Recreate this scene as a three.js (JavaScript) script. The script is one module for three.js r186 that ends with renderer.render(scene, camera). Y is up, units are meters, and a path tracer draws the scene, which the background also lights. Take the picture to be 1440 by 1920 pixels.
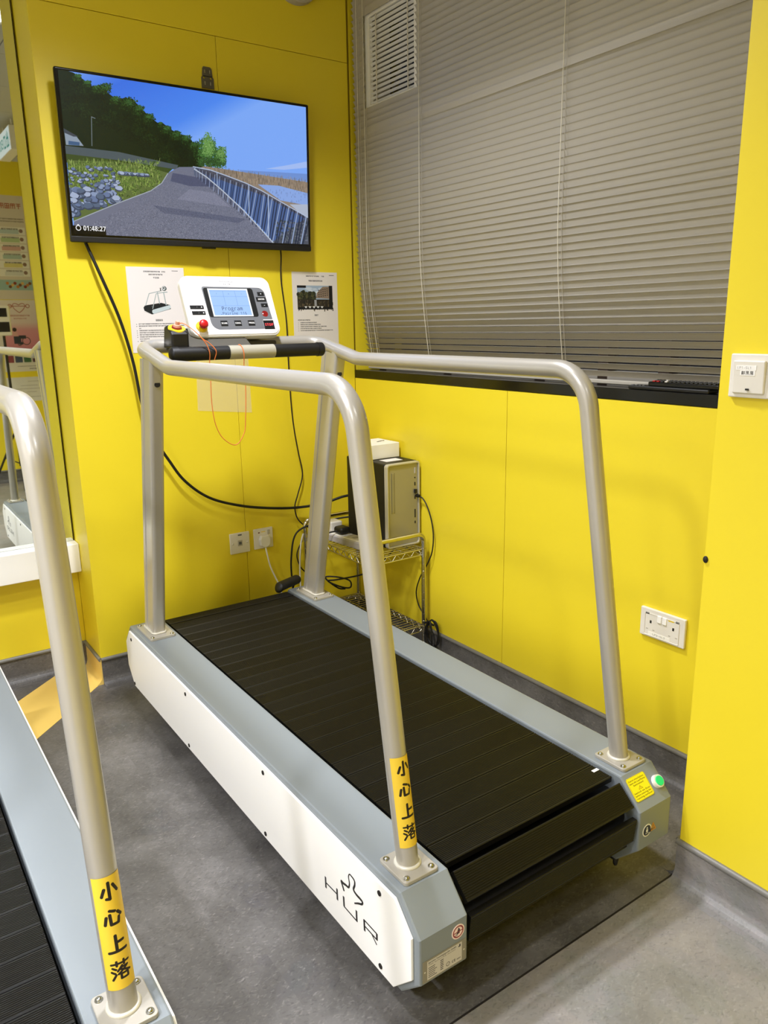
import * as THREE from 'three';
import { RoundedBoxGeometry } from 'three/addons/geometries/RoundedBoxGeometry.js';
import { mergeGeometries, toCreasedNormals } from 'three/addons/utils/BufferGeometryUtils.js';
import { RectAreaLightUniformsLib } from 'three/addons/lights/RectAreaLightUniformsLib.js';
RectAreaLightUniformsLib.init();

// ---------------------------------------------------------------- camera, sky, lights, exposure
const scene = new THREE.Scene();
scene.background = new THREE.Color(0.004, 0.005, 0.008);            // night outside the window
const camera = new THREE.PerspectiveCamera(67.55, 1440 / 1920, 0.05, 60);
camera.position.set(-1.8135, 1.3141, 2.8141);
camera.rotation.set(-0.2411, -0.6068, -0.0171, 'YXZ');
camera.updateMatrixWorld(true);
const renderer = new THREE.WebGLRenderer({ antialias: true });
renderer.toneMapping = THREE.LinearToneMapping;
renderer.toneMappingExposure = 1.18;
renderer.shadowMap.enabled = true;
renderer.shadowMap.type = THREE.PCFSoftShadowMap;

// recessed ceiling downlights: [x, z, candela]
const LAMPS = [[-1.0, 1.0, 12.5], [-2.2, 1.6, 9.5], [-1.5, 3.0, 1.6], [-3.25, 1.35, 19], [-3.25, 2.6, 19], [-2.7, 3.6, 4]];
const LAMP_COLOR = 0xf4f6ff;
for (const [x, z, I] of LAMPS) {
  const s = new THREE.SpotLight(LAMP_COLOR, I, 0, THREE.MathUtils.degToRad(69), 1, 2);
  s.name = 'downlight_beam';
  s.position.set(x, 2.6, z); s.target.position.set(x, 0, z);
  s.castShadow = true; s.shadow.radius = 4; s.shadow.mapSize.set(1024, 1024);
  scene.add(s, s.target);
}

// ---------------------------------------------------------------- helpers
function rng(seed) { let a = seed >>> 0; return () => { a = (a + 0x6d2b79f5) | 0; let t = Math.imul(a ^ (a >>> 15), 1 | a); t = (t + Math.imul(t ^ (t >>> 7), 61 | t)) ^ t; return ((t ^ (t >>> 14)) >>> 0) / 4294967296; }; }
const V = (x, y, z) => new THREE.Vector3(x, y, z);
const used = new Map();
function numbered(n) { const k = used.get(n) ?? 0; used.set(n, k + 1); return k ? n + '_' + String(k).padStart(3, '0') : n; }
function M(opt) { const m = new THREE.MeshPhysicalMaterial(opt); return m; }
function part(name, geo, mat, parent, label) {
  const o = new THREE.Mesh(geo, mat); o.name = numbered(name); o.castShadow = o.receiveShadow = true; parent.add(o);
  if (label) o.userData.label = label;
  return o;
}
function thing(name, label, category, pos = [0, 0, 0], group) {
  const o = new THREE.Group(); o.name = numbered(name); o.position.set(...pos); scene.add(o);
  o.userData = { label, category }; if (group) o.userData.group = group;
  return o;
}
function struct(name) { const o = new THREE.Group(); o.name = numbered(name); o.userData.kind = 'structure'; scene.add(o); return o; }
function one(name, geo, mat, label, category, group) {
  const o = part(name, geo, mat, scene, label); o.userData.category = category; if (group) o.userData.group = group; return o;
}
const box = (x0, y0, z0, x1, y1, z1) => { const g = new THREE.BoxGeometry(x1 - x0, y1 - y0, z1 - z0); g.translate((x0 + x1) / 2, (y0 + y1) / 2, (z0 + z1) / 2); return g; };
const rbox = (x0, y0, z0, x1, y1, z1, r = 0.003, s = 2) => {
  const g = new RoundedBoxGeometry(x1 - x0, y1 - y0, z1 - z0, s, Math.min(r, (x1 - x0) / 2.01, (y1 - y0) / 2.01, (z1 - z0) / 2.01)); g.translate((x0 + x1) / 2, (y0 + y1) / 2, (z0 + z1) / 2); return g; };
const merge = (gs) => mergeGeometries(gs.map((g) => { const h = g.index ? g.toNonIndexed() : g; for (const k of Object.keys(h.attributes)) if (!['position', 'normal', 'uv'].includes(k)) h.deleteAttribute(k); return h; }));
function cyl(a, b, r, r2 = r, n = 20) {                               // a cylinder from point a to point b
  const d = b.clone().sub(a), g = new THREE.CylinderGeometry(r2, r, d.length(), n); g.translate(0, d.length() / 2, 0);
  g.applyQuaternion(new THREE.Quaternion().setFromUnitVectors(V(0, 1, 0), d.normalize())); g.translate(a.x, a.y, a.z); return g;
}
class Poly extends THREE.Curve {                                      // a curve through dense points, by arc length
  constructor(pts) { super(); this.p = pts; this.l = [0]; for (let i = 1; i < pts.length; i++) this.l.push(this.l[i - 1] + pts[i].distanceTo(pts[i - 1])); }
  getPoint(t, o = V()) {
    const s = t * this.l[this.l.length - 1]; let i = 1; while (i < this.l.length - 1 && this.l[i] < s) i++;
    return o.lerpVectors(this.p[i - 1], this.p[i], (s - this.l[i - 1]) / Math.max(1e-9, this.l[i] - this.l[i - 1]));
  }
  getPointAt(t, o) { return this.getPoint(t, o); }
  getTangentAt(t, o = V()) { const e = 0.002; return o.copy(this.getPoint(Math.min(1, t + e))).sub(this.getPoint(Math.max(0, t - e))).normalize(); }
  getLength() { return this.l[this.l.length - 1]; }
}
function fillet(pts, rad, n = 12) {                                   // polyline whose corners are rounded
  const out = [pts[0].clone()];
  for (let i = 1; i < pts.length - 1; i++) {
    const a = pts[i - 1].clone().sub(pts[i]).normalize(), b = pts[i + 1].clone().sub(pts[i]).normalize(), r = rad[i - 1];
    const th = Math.acos(THREE.MathUtils.clamp(a.dot(b), -1, 1)), t = r / Math.tan(th / 2);
    const bis = a.clone().add(b).normalize(), c = pts[i].clone().addScaledVector(bis, r / Math.sin(th / 2));
    const p0 = pts[i].clone().addScaledVector(a, t).sub(c), p1 = pts[i].clone().addScaledVector(b, t).sub(c), w = p0.angleTo(p1);
    for (let k = 0; k <= n; k++) { const f = k / n; out.push(p0.clone().multiplyScalar(Math.sin((1 - f) * w) / Math.sin(w)).addScaledVector(p1, Math.sin(f * w) / Math.sin(w)).add(c)); }
  }
  out.push(pts[pts.length - 1].clone()); return out;
}
const tube = (pts, r, seg = 120, rad = 18) => new THREE.TubeGeometry(new Poly(pts), seg, r, rad, false);
const cable = (pts, r, seg = 90, rad = 8) => new THREE.TubeGeometry(new THREE.CatmullRomCurve3(pts.map((p) => V(...p)), false, 'centripetal'), seg, r, rad, false);
function extr(pts, depth, bevel = 0, holes = []) {                     // polygon in xy, extruded along +z
  const s = new THREE.Shape(pts.map((p) => new THREE.Vector2(...p)));
  for (const h of holes) s.holes.push(new THREE.Path(h.map((p) => new THREE.Vector2(...p))));
  return new THREE.ExtrudeGeometry(s, { depth: depth - 2 * bevel, bevelEnabled: bevel > 0, bevelThickness: bevel, bevelSize: bevel, bevelOffset: -bevel, bevelSegments: 2, curveSegments: 12 }).translate(0, 0, bevel);
}
// polygon given as [z, y], extruded along x from x0 to x1
function extrX(zy, x0, x1, bevel = 0) { const g = extr(zy.map(([z, y]) => [-z, y]), x1 - x0, bevel); g.rotateY(Math.PI / 2); g.translate(x0, 0, 0); return g; }
function roundRect(w, h, r) {
  const s = new THREE.Shape(), x = -w / 2, y = -h / 2;
  s.moveTo(x + r, y); s.lineTo(x + w - r, y); s.absarc(x + w - r, y + r, r, -Math.PI / 2, 0); s.lineTo(x + w, y + h - r); s.absarc(x + w - r, y + h - r, r, 0, Math.PI / 2);
  s.lineTo(x + r, y + h); s.absarc(x + r, y + h - r, r, Math.PI / 2, Math.PI); s.lineTo(x, y + r); s.absarc(x + r, y + r, r, Math.PI, 1.5 * Math.PI); return s;
}
const slab = (shape, d, b = 0) => new THREE.ExtrudeGeometry(shape, { depth: d - 2 * b, bevelEnabled: b > 0, bevelThickness: b, bevelSize: b, bevelOffset: -b, bevelSegments: 2, curveSegments: 8 }).translate(0, 0, b);
// planar uv: u along axis a, v along axis b, in metres or scaled to the box
function fitUV(g, a, b, flipU = false) {
  g.computeBoundingBox(); const p = g.attributes.position, lo = g.boundingBox.min, hi = g.boundingBox.max, uv = new Float32Array(p.count * 2);
  for (let i = 0; i < p.count; i++) { const q = V().fromBufferAttribute(p, i); let u = (q[a] - lo[a]) / (hi[a] - lo[a]); if (flipU) u = 1 - u; uv[2 * i] = u; uv[2 * i + 1] = (q[b] - lo[b]) / (hi[b] - lo[b]); }
  g.setAttribute('uv', new THREE.BufferAttribute(uv, 2)); return g;
}
function metreUV(g, s = 1) {                                           // box projection in metres
  if (g.index) g = g.toNonIndexed(); const p = g.attributes.position, n = g.attributes.normal, uv = new Float32Array(p.count * 2);
  for (let i = 0; i < p.count; i++) {
    const x = Math.abs(n.getX(i)), y = Math.abs(n.getY(i)), z = Math.abs(n.getZ(i));
    const [u, v] = y >= x && y >= z ? [p.getX(i), p.getZ(i)] : x >= z ? [p.getZ(i), p.getY(i)] : [p.getX(i), p.getY(i)];
    uv[2 * i] = u * s; uv[2 * i + 1] = v * s;
  }
  g.setAttribute('uv', new THREE.BufferAttribute(uv, 2)); return g;
}
function canvas(w, h, draw, srgb = true) {
  const c = document.createElement('canvas'); c.width = w; c.height = h; draw(c.getContext('2d'), w, h);
  const t = new THREE.CanvasTexture(c); if (srgb) t.colorSpace = THREE.SRGBColorSpace; t.anisotropy = 8; return t;
}
function strokes(c, list, x, y, w, h, lw) {                            // brush strokes of one written character
  c.lineWidth = lw; c.lineCap = c.lineJoin = 'round';
  for (const s of list) { c.beginPath(); s.forEach(([a, b], i) => (i ? c.lineTo(x + a / 100 * w, y + b / 100 * h) : c.moveTo(x + a / 100 * w, y + b / 100 * h))); c.stroke(); }
}
const HAN = {
  small: [[[50, 4], [50, 90], [34, 86]], [[27, 34], [12, 70]], [[72, 20], [92, 58]]],
  heart: [[[18, 42], [9, 80]], [[36, 32], [38, 84], [74, 84], [80, 56]], [[38, 10], [62, 19]], [[76, 27], [93, 47]]],
  up: [[[46, 6], [46, 90]], [[46, 42], [82, 40]], [[8, 91], [94, 89]]],
  fall: [[[6, 15], [94, 15]], [[32, 3], [32, 26]], [[68, 3], [68, 26]], [[10, 34], [26, 44]], [[4, 54], [20, 64]], [[6, 97], [24, 72]], [[56, 30], [34, 54]], [[50, 38], [84, 38], [36, 70]], [[46, 46], [96, 70]], [[48, 72], [48, 96], [82, 96], [82, 72], [48, 72]]],
  fresh: [[[20, 4], [8, 20]], [[14, 14], [38, 14], [30, 24]], [[8, 26], [42, 26], [42, 66], [8, 66], [8, 26]], [[8, 46], [42, 46]], [[25, 26], [25, 66]], [[6, 76], [4, 94]], [[18, 76], [18, 90]], [[30, 76], [32, 90]], [[42, 76], [46, 92]], [[58, 6], [66, 20]], [[90, 6], [82, 20]], [[54, 28], [96, 28]], [[58, 50], [92, 50]], [[52, 72], [98, 72]], [[75, 28], [75, 98]]],
  wind: [[[14, 6], [12, 70], [4, 96]], [[14, 6], [84, 6], [86, 84], [98, 92]], [[26, 22], [74, 20]], [[32, 38], [68, 38], [68, 60], [32, 60], [32, 38]], [[50, 22], [50, 84]], [[28, 86], [72, 80]]],
  fan: [[[10, 6], [92, 6]], [[18, 20], [86, 20], [86, 38], [18, 38]], [[18, 20], [16, 66], [6, 96]], [[28, 50], [50, 50], [50, 96]], [[36, 64], [44, 70]], [[30, 86], [46, 78]], [[60, 50], [88, 50], [88, 96]], [[68, 64], [78, 70]], [[62, 86], [84, 78]]],
  exit1: [[[50, 4], [50, 92]], [[20, 18], [20, 44], [80, 44], [80, 18]], [[12, 56], [12, 92], [88, 92], [88, 56]]],
  exit2: [[[16, 18], [84, 18], [84, 88], [16, 88], [16, 18]]],
};
// a line of small printed characters, far too small to read
function smallPrint(c, r, x, y, w, h) { for (let q = x; q < x + w - h * 0.4; q += h * 1.04) { c.fillRect(q, y, h * 0.86, h * 0.14); c.fillRect(q + h * 0.36, y, h * 0.14, h); c.fillRect(q + (r() < 0.5 ? 0 : h * 0.1), y + h * (0.3 + 0.2 * r()), h * 0.8, h * 0.13); if (r() < 0.7) c.fillRect(q, y + h * 0.8, h * 0.86, h * 0.14); if (r() < 0.6) c.fillRect(q + h * 0.72, y, h * 0.13, h); if (r() < 0.5) c.fillRect(q, y + h * 0.1, h * 0.13, h * 0.9); } }

// ---------------------------------------------------------------- materials
const vinylTex = (seed, base, spread) => {
  const t = canvas(1024, 1024, (c, w, h) => {
    const r = rng(seed); c.fillStyle = base; c.fillRect(0, 0, w, h);
    for (let i = 0; i < 900; i++) { const x = r() * w, y = r() * h, q = 20 + r() * 80; c.fillStyle = r() < 0.5 ? 'rgba(0,0,0,0.022)' : 'rgba(255,250,240,0.022)'; for (const dx of [0, -w, w]) for (const dy of [0, -h, h]) { c.beginPath(); c.ellipse(x + dx, y + dy, q, q * (0.3 + 0.6 * r()), r() * 3, 0, 7); c.fill(); } }
    for (let i = 0; i < 42000; i++) {
      const x = r() * w, y = r() * h, l = 2 + r() * 7, a = (r() - 0.5) * 1.6; c.lineWidth = 0.8 + r() * 1.6;
      c.strokeStyle = r() < 0.5 ? `rgba(0,0,0,${spread * r()})` : `rgba(255,248,236,${spread * 0.8 * r()})`;
      c.beginPath(); c.moveTo(x, y); c.quadraticCurveTo(x + l * 0.5, y + a * 4, x + l * Math.cos(a), y + l * Math.sin(a)); c.stroke();
    }
  });
  t.wrapS = t.wrapT = THREE.RepeatWrapping; return t;
};
const mat = {
  yellow: M({ color: 0xf1da2c, roughness: 0.42, clearcoat: 0.12, clearcoatRoughness: 0.3 }),
  core: M({ color: 0x8f7a10, roughness: 0.8 }),
  ceiling: M({ color: 0xb9b7b0, roughness: 0.9 }),
  plaster: M({ color: 0xd8d4c8, roughness: 0.9 }),
  vinylDark: M({ map: vinylTex(11, '#5b5855', 0.15), roughness: 0.48 }),
  vinylLight: M({ map: vinylTex(23, '#87827b', 0.1), roughness: 0.48 }),
  vinylOrange: M({ color: 0xe8c568, roughness: 0.5 }),
  greyTrim: M({ color: 0x77756f, roughness: 0.4 }),
  beam: M({ color: 0x82898d, roughness: 0.42 }),
  white: M({ color: 0xfaf8f4, roughness: 0.45 }),
  rail: M({ color: 0xb8b3a9, metalness: 0.35, roughness: 0.3, clearcoat: 0.3, clearcoatRoughness: 0.2 }),
  plate: M({ color: 0xb3aea3, metalness: 0.3, roughness: 0.38 }),
  weld: M({ color: 0xd9d5c8, metalness: 0.2, roughness: 0.4 }),
  steel: M({ color: 0xb5b5b0, metalness: 1, roughness: 0.25 }),
  chrome: M({ color: 0xcfcbbd, metalness: 1, roughness: 0.16 }),
  black: M({ color: 0x0e0d0c, roughness: 0.5 }),
  blackGloss: M({ color: 0x070707, roughness: 0.18 }),
  cord: M({ color: 0x0c0b0b, roughness: 0.55 }),
  cordBrown: M({ color: 0x1d1310, roughness: 0.55 }),
  whiteCord: M({ color: 0xe8e4d8, roughness: 0.5 }),
  grey: M({ color: 0x5f6062, roughness: 0.5 }),
  darkGrey: M({ color: 0x2e2d2a, roughness: 0.55 }),
  plastic: M({ color: 0xe9e4da, roughness: 0.35 }),
  plasticShade: M({ color: 0xb9b3a8, roughness: 0.5 }),
  slot: M({ color: 0x191512, roughness: 0.7 }),
  slat: M({ color: 0xb4aea2, roughness: 0.42 }),
  string: M({ color: 0xe4dfcf, roughness: 0.7 }),
  frameWin: M({ color: 0x4b3d35, roughness: 0.5, metalness: 0.3 }),
  paper: M({ color: 0xece6e2, roughness: 0.85 }),
  red: M({ color: 0xb3161a, roughness: 0.3 }),
  orangeCord: M({ color: 0xe07a3c, roughness: 0.5 }),
  stickerYellow: M({ color: 0xf2d21c, roughness: 0.4 }),
};
// black rubber of the belt slats
mat.rubber = M({ color: 0x0a0907, roughness: 0.42, specularIntensity: 0.7 });
mat.rubberB = M({ color: 0x0c0b08, roughness: 0.46, specularIntensity: 0.7 });

// ================================================================ THE ROOM
const PX = -0.337, PZ = 1.9045, WZ = -0.215, H = 2.72, BACK = 4.2, LEFT = -3.9;
{ // floor: dark sheet to z = 1.894, light sheet beyond, an orange strip let into the dark one
  const f = struct('floor'), Y = [-0.06, 0];
  part('floor_slab', box(LEFT - 0.2, -0.25, WZ - 0.2, 0.3, -0.06, BACK + 0.2), mat.plaster, f);
  part('vinyl_sheet', metreUV(box(LEFT, Y[0], WZ, 0.0, Y[1], 1.893), 0.8), mat.vinylDark, f, 'dark grey mottled vinyl floor sheet');
  part('vinyl_sheet', metreUV(box(LEFT, Y[0], 1.8945, 0.0, Y[1], BACK), 0.8), mat.vinylLight, f, 'light grey mottled vinyl floor sheet');
  part('seam_line', box(LEFT, -0.01, 1.892, PX, 0.0008, 1.896), mat.slot, f);
  const o = [[-1.155, -0.035], [-1.3, -0.192], [-1.48, -0.03], [-3.0, 1.49], [-2.99, 1.806], [-1.474, 0.288], [-1.355, 0.17], [-1.231, 0.042]];
  const g = extr(o.map(([x, z]) => [x, -z]), 0.0024); g.rotateX(-Math.PI / 2); g.translate(0, -0.001, 0);
  part('inlay_strip', metreUV(g), mat.vinylOrange, f, 'orange vinyl strip let into the dark floor');
}
function cove(name, from, to, inward, m, trim = true) {                // a coved vinyl skirting from a to b, 100 mm high
  const b = struct(name), L = from.distanceTo(to), d = to.clone().sub(from).normalize(), prof = [[0, 0.1], [0.004, 0.1], [0.004, 0.035]];
  for (let i = 0; i <= 8; i++) { const a = Math.PI + i / 8 * Math.PI / 2; prof.push([0.034 + 0.03 * Math.cos(a), 0.0306 + 0.03 * Math.sin(a)]); }
  prof.push([0.05, 0.0003], [0.05, -0.004], [0, -0.004]);
  let g = extr(prof, L); g = toCreasedNormals(metreUV(g, 0.8), 0.7);
  const mtx = new THREE.Matrix4().makeBasis(inward, V(0, 1, 0), inward.clone().cross(V(0, 1, 0)));
  g.applyMatrix4(mtx);
  const dir = inward.clone().cross(V(0, 1, 0)), start = dir.dot(d) > 0 ? from : to;
  g.translate(start.x, 0, start.z);
  part('cove', g, m, b);
  if (trim) part('top_trim', cyl(from.clone().addScaledVector(inward, 0.003).setY(0.1), to.clone().addScaledVector(inward, 0.003).setY(0.1), 0.0075), mat.greyTrim, b);
  return b;
}
{ // wall with the television: clad core, three panels; its left return is the short face beside the mirror
  const w = struct('wall_front'), X0 = -1.1716;
  part('wall_core', box(X0 + 0.012, 0, WZ - 0.2, 0.26, H, -0.012), mat.core, w);
  const pn = (x0, y0, x1, y1) => part('panel', rbox(x0, y0, -0.0125, x1, y1, 0, 0.0012), mat.yellow, w);
  const r = 0.0009;
  pn(X0, 0.0, -0.5515 - r, 2.3115 - r); pn(-0.5515 + r, 0.0, 0, 2.3115 - r); pn(X0, 2.3115 + r, 0, H);
  part('return_panel', rbox(X0, 0, WZ, X0 + 0.0125, H, -0.0126, 0.0012), mat.yellow, w);
  cove('baseboard_front', V(X0, 0, 0), V(0, 0, 0), V(0, 0, 1), mat.vinylDark);
  cove('baseboard_return', V(X0, 0, WZ), V(X0, 0, 0.002), V(-1, 0, 0), mat.vinylOrange);
}
{ // wall with the mirror, set back
  const w = struct('wall_mirror');
  part('wall_core', box(LEFT - 0.2, 0, WZ - 0.2, -1.16, H, WZ - 0.002), mat.core, w);
  part('panel', rbox(LEFT, 0, WZ - 0.0125, -1.172, H, WZ, 0.0012), mat.yellow, w);
  cove('baseboard_mirror', V(LEFT, 0, WZ), V(-1.1716, 0, WZ), V(0, 0, 1), mat.vinylDark);
}
const WIN = { y0: 1.09, y1: 2.62, z1: 1.89 };
{ // window wall: below the sill, above the window, and the jamb side beyond the pillar
  const w = struct('wall_right'), r = 0.0009, S = 0.936;
  part('wall_core', merge([box(0.012, 0, -0.012, 0.26, WIN.y0, PZ + 0.4), box(0.012, WIN.y1, -0.012, 0.26, H, PZ + 0.4), box(0.012, WIN.y0, WIN.z1, 0.26, WIN.y1, PZ + 0.4)]), mat.core, w);
  part('panel', rbox(0, 0, 0.0015, 0.0125, WIN.y0, S - r, 0.0012), mat.yellow, w);
  part('panel', rbox(0, 0, S + r, 0.0125, WIN.y0, PZ, 0.0012), mat.yellow, w);
  part('panel', rbox(0, WIN.y1, 0.0015, 0.0125, H, PZ, 0.0012), mat.yellow, w);
  part('jamb_panel', rbox(0.013, WIN.y0, -0.0118, 0.2, WIN.y1, -0.004, 0.001), mat.yellow, w);
  part('jamb_panel', rbox(0.013, WIN.y0, WIN.z1 - 0.008, 0.2, WIN.y1, WIN.z1, 0.001), mat.yellow, w);
  cove('baseboard_right', V(0, 0, 0), V(0, 0, PZ), V(-1, 0, 0), mat.vinylDark);
}
{ // pillar standing forward of the window wall
  const w = struct('wall_pillar');
  part('pillar_core', box(PX + 0.012, 0, PZ + 0.012, 0.26, H, BACK + 0.2), mat.core, w);
  part('panel', rbox(PX, 0, PZ, PX + 0.0125, H, BACK, 0.0015), mat.yellow, w);
  part('panel', rbox(PX + 0.0125, 0, PZ, 0, H, PZ + 0.0125, 0.0012), mat.yellow, w);
  part('screw_cap', new THREE.SphereGeometry(0.006, 12, 8).scale(0.7, 1.3, 1).translate(PX - 0.001, 0.806, PZ + 0.004), mat.slot, w);
  cove('baseboard_pillar', V(PX, 0, PZ - 0.004), V(PX, 0, BACK), V(-1, 0, 0), mat.vinylLight);
  cove('baseboard_pillar_end', V(PX, 0, PZ), V(0, 0, PZ), V(0, 0, -1), mat.vinylDark);
}
{ // rear and left walls, behind and beside the camera
  const w = struct('wall_rear');
  part('wall_core', box(LEFT - 0.2, 0, BACK + 0.012, 0.26, H, BACK + 0.2), mat.core, w);
  part('panel', rbox(LEFT, 0, BACK, PX, 2.68, BACK + 0.0125, 0.0012), mat.yellow, w);
  part('frieze', box(LEFT, 2.68, BACK, PX, H, BACK + 0.012), mat.plaster, w);
  cove('baseboard_rear', V(LEFT, 0, BACK), V(PX, 0, BACK), V(0, 0, -1), mat.vinylDark);
  const l = struct('wall_left');
  part('wall_core', box(LEFT - 0.2, 0, WZ - 0.2, LEFT, H, BACK + 0.2), mat.plaster, l);
}
{ // ceiling of loose tiles
  const c = struct('ceiling');
  part('ceiling_slab', box(LEFT - 0.2, H + 0.02, WZ - 0.2, 0.3, H + 0.2, BACK + 0.2), mat.core, c);
  const g = rbox(-0.2975, 0, -0.2975, 0.2975, 0.02, 0.2975, 0.002);
  for (let x = -3.9; x < 0.2; x += 0.6) for (let z = -0.22; z < 4.2; z += 0.6) part('ceiling_tile', g, mat.ceiling, c).position.set(x + 0.3, H, z + 0.3);
}

// ---------------------------------------------------------------- window, sill, blind
{
  const w = struct('window_1');
  // dark frame with posts and a rail, a pane in each opening
  const posts = [[-0.004, 0.05], [0.44, 0.49], [0.93, 0.98], [1.2, 1.24], [1.42, 1.46], [1.84, 1.89]];
  for (const [a, b] of posts) part('frame_post', rbox(0.13, 1.125, a, 0.18, WIN.y1, b, 0.003), mat.frameWin, w);
  part('frame_rail', rbox(0.131, WIN.y1 - 0.05, 0, 0.179, WIN.y1, 1.89, 0.003), mat.frameWin, w);
  part('frame_rail', rbox(0.131, 1.125, 0, 0.179, 1.16, 1.89, 0.003), mat.plasticShade, w, 'pale bottom rail of the window frame');
  const glass = M({ color: 0xffffff, roughness: 0.02, transmission: 1, thickness: 0, ior: 1.5 });
  for (let i = 0; i < posts.length - 1; i++) part('window_pane', box(0.15, 1.158, posts[i][1] - 0.002, 0.155, WIN.y1 - 0.048, posts[i + 1][0] + 0.002), glass, w);
  const s = struct('trim_1');
  part('window_sill', rbox(-0.002, WIN.y0 + 0.001, 0.0, 0.2, 1.124, 1.8895, 0.002), mat.blackGloss, s, 'glossy black window sill');
}
const ease = (t) => { t = THREE.MathUtils.clamp(t, 0, 1); return t * t * (3 - 2 * t); };
const blindX = (y) => 0.02 + 0.052 * Math.pow(THREE.MathUtils.clamp((1.62 - y) / 0.48, 0, 1), 1.6);
{
  const b = thing('venetian_blind', 'beige grey venetian blind closed across the whole dark window', 'blind', [0, 0, 0]);
  const pitch = 0.0218, z0 = 0.012, z1 = 1.885, cut0 = 0.085, cut1 = 0.418;
  // one slat: a shallow crowned strip 25 mm wide, section in (x, y)
  const slat = (L, w = 0.025) => {
    const top = [], bot = []; for (let i = 0; i <= 6; i++) { const u = (i / 6 - 0.5), a = u * w, h = 0.0038 * (1 - 4 * u * u); top.push([a, h]); bot.unshift([a, h - 0.0005]); }
    return toCreasedNormals(extr([...top, ...bot], L), 0.6);
  };
  const gFull = slat(z1 - z0), gL = slat(cut0 - z0), gR = slat(z1 - cut1);
  let n = 0;
  for (let y = 1.158; y < 2.585; y += pitch, n++) {
    const low = ease((1.46 - y) / 0.3), tilt = THREE.MathUtils.degToRad(-(67 - 22 * low));   // top edge towards the room; the lowest slats hang more open
    const put = (g, z, name = 'slat') => { const o = part(name, g, mat.slat, b); o.position.set(blindX(y), y, z); o.rotation.z = tilt; return o; };
    if (y > 2.128 && y < 2.462) { put(gL, z0); put(gR, cut1); continue; }
    const o = put(gFull, z0);
    if (n === 40) { o.rotation.set(0, -0.0055, THREE.MathUtils.degToRad(-104), 'YXZ'); o.position.x += 0.002; o.userData.label = 'twisted slat that catches the light'; }
  }
  part('headrail', rbox(0.0, 2.59, z0, 0.04, 2.619, z1, 0.003), mat.slat, b);
  part('bottom_rail', rbox(0.062, 1.128, z0, 0.084, 1.14, z1, 0.003), mat.slat, b);
  for (const z of [0.06, 0.105, 0.452, 1.128]) {
    const p = []; for (let y = 2.59; y > 1.13; y -= 0.04) p.push([blindX(y) - 0.014, y, z]);
    part('lift_cord', cable(p, 0.0011, 60, 6), mat.string, b);
    const q = p.map(([x, y, zz]) => [x + 0.003, y, zz + 0.011]); part('ladder_string', cable(q, 0.0007, 60, 5), mat.plasticShade, b);
  }
}
{ // extractor fan let into the top of the window, its grille showing through a cut-out in the blind
  const f = thing('extractor_fan', 'white square extractor fan grille showing through a cut-out at the top of the blind', 'fan', [0.034, 2.295, 0.245]);
  const o = roundRect(0.37, 0.35, 0.012), hole = new THREE.Path(roundRect(0.285, 0.305, 0.006).getPoints(6)); o.holes.push(hole);
  const rim = slab(o, 0.02, 0.003); rim.rotateY(-Math.PI / 2); rim.translate(0.02, 0, 0);
  part('frame', rim, mat.white, f);
  part('side_wall', merge([box(0.02, -0.155, -0.148, 0.1, 0.155, -0.143), box(0.02, -0.155, 0.143, 0.1, 0.155, 0.148), box(0.02, 0.153, -0.148, 0.1, 0.158, 0.148), box(0.02, -0.158, -0.148, 0.1, -0.153, 0.148)]), mat.plasticShade, f);
  // five-bladed fan on a spider in the open duct, night beyond it
  part('hub', cyl(V(0.05, 0, 0), V(0.085, 0, 0), 0.032, 0.028, 28), mat.grey, f);
  for (let i = 0; i < 5; i++) part('blade', rbox(0.06, 0.026, -0.026, 0.0625, 0.132, 0.026, 0.0012).rotateY(0.45).translate(0.012, 0, 0.03).rotateX(i * Math.PI * 0.4), mat.grey, f);
  part('spider', merge([box(0.088, -0.004, -0.143, 0.094, 0.004, 0.143), box(0.088, -0.153, -0.004, 0.094, 0.153, 0.004)]), mat.grey, f);
  for (let i = 0; i < 18; i++) part('louvre', rbox(-0.006, -0.0007, -0.1435, 0.006, 0.0007, 0.1435, 0.0006).rotateZ(-0.5).translate(0.012, -0.145 + i * 0.0171, 0), mat.white, f);
  for (const z of [-0.095, 0.105]) part('grille_rib', box(0.0, -0.153, z - 0.0014, 0.003, 0.153, z + 0.0014), mat.plastic, f);
}

// ================================================================ MIRROR AND ITS LEDGE
{
  const m = thing('wall_mirror_glass', 'tall frameless wall mirror above the white ledge at the left', 'mirror', [0, 0, 0]);
  part('mirror_pane', box(-3.4, 0.5255, -0.2, -1.179, 2.70, -0.1995), M({ color: 0xe6ebe6, metalness: 1, roughness: 0.015 }), m);
  part('backing', box(-3.4, 0.5255, WZ + 0.0005, -1.1765, 2.70, -0.2002), mat.slot, m);
  const l = one('mirror_ledge', rbox(-3.4, 0.413, WZ + 0.0005, -1.1725, 0.5245, -0.142, 0.003), mat.white, 'white box ledge under the wall mirror', 'ledge');
}

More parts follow.
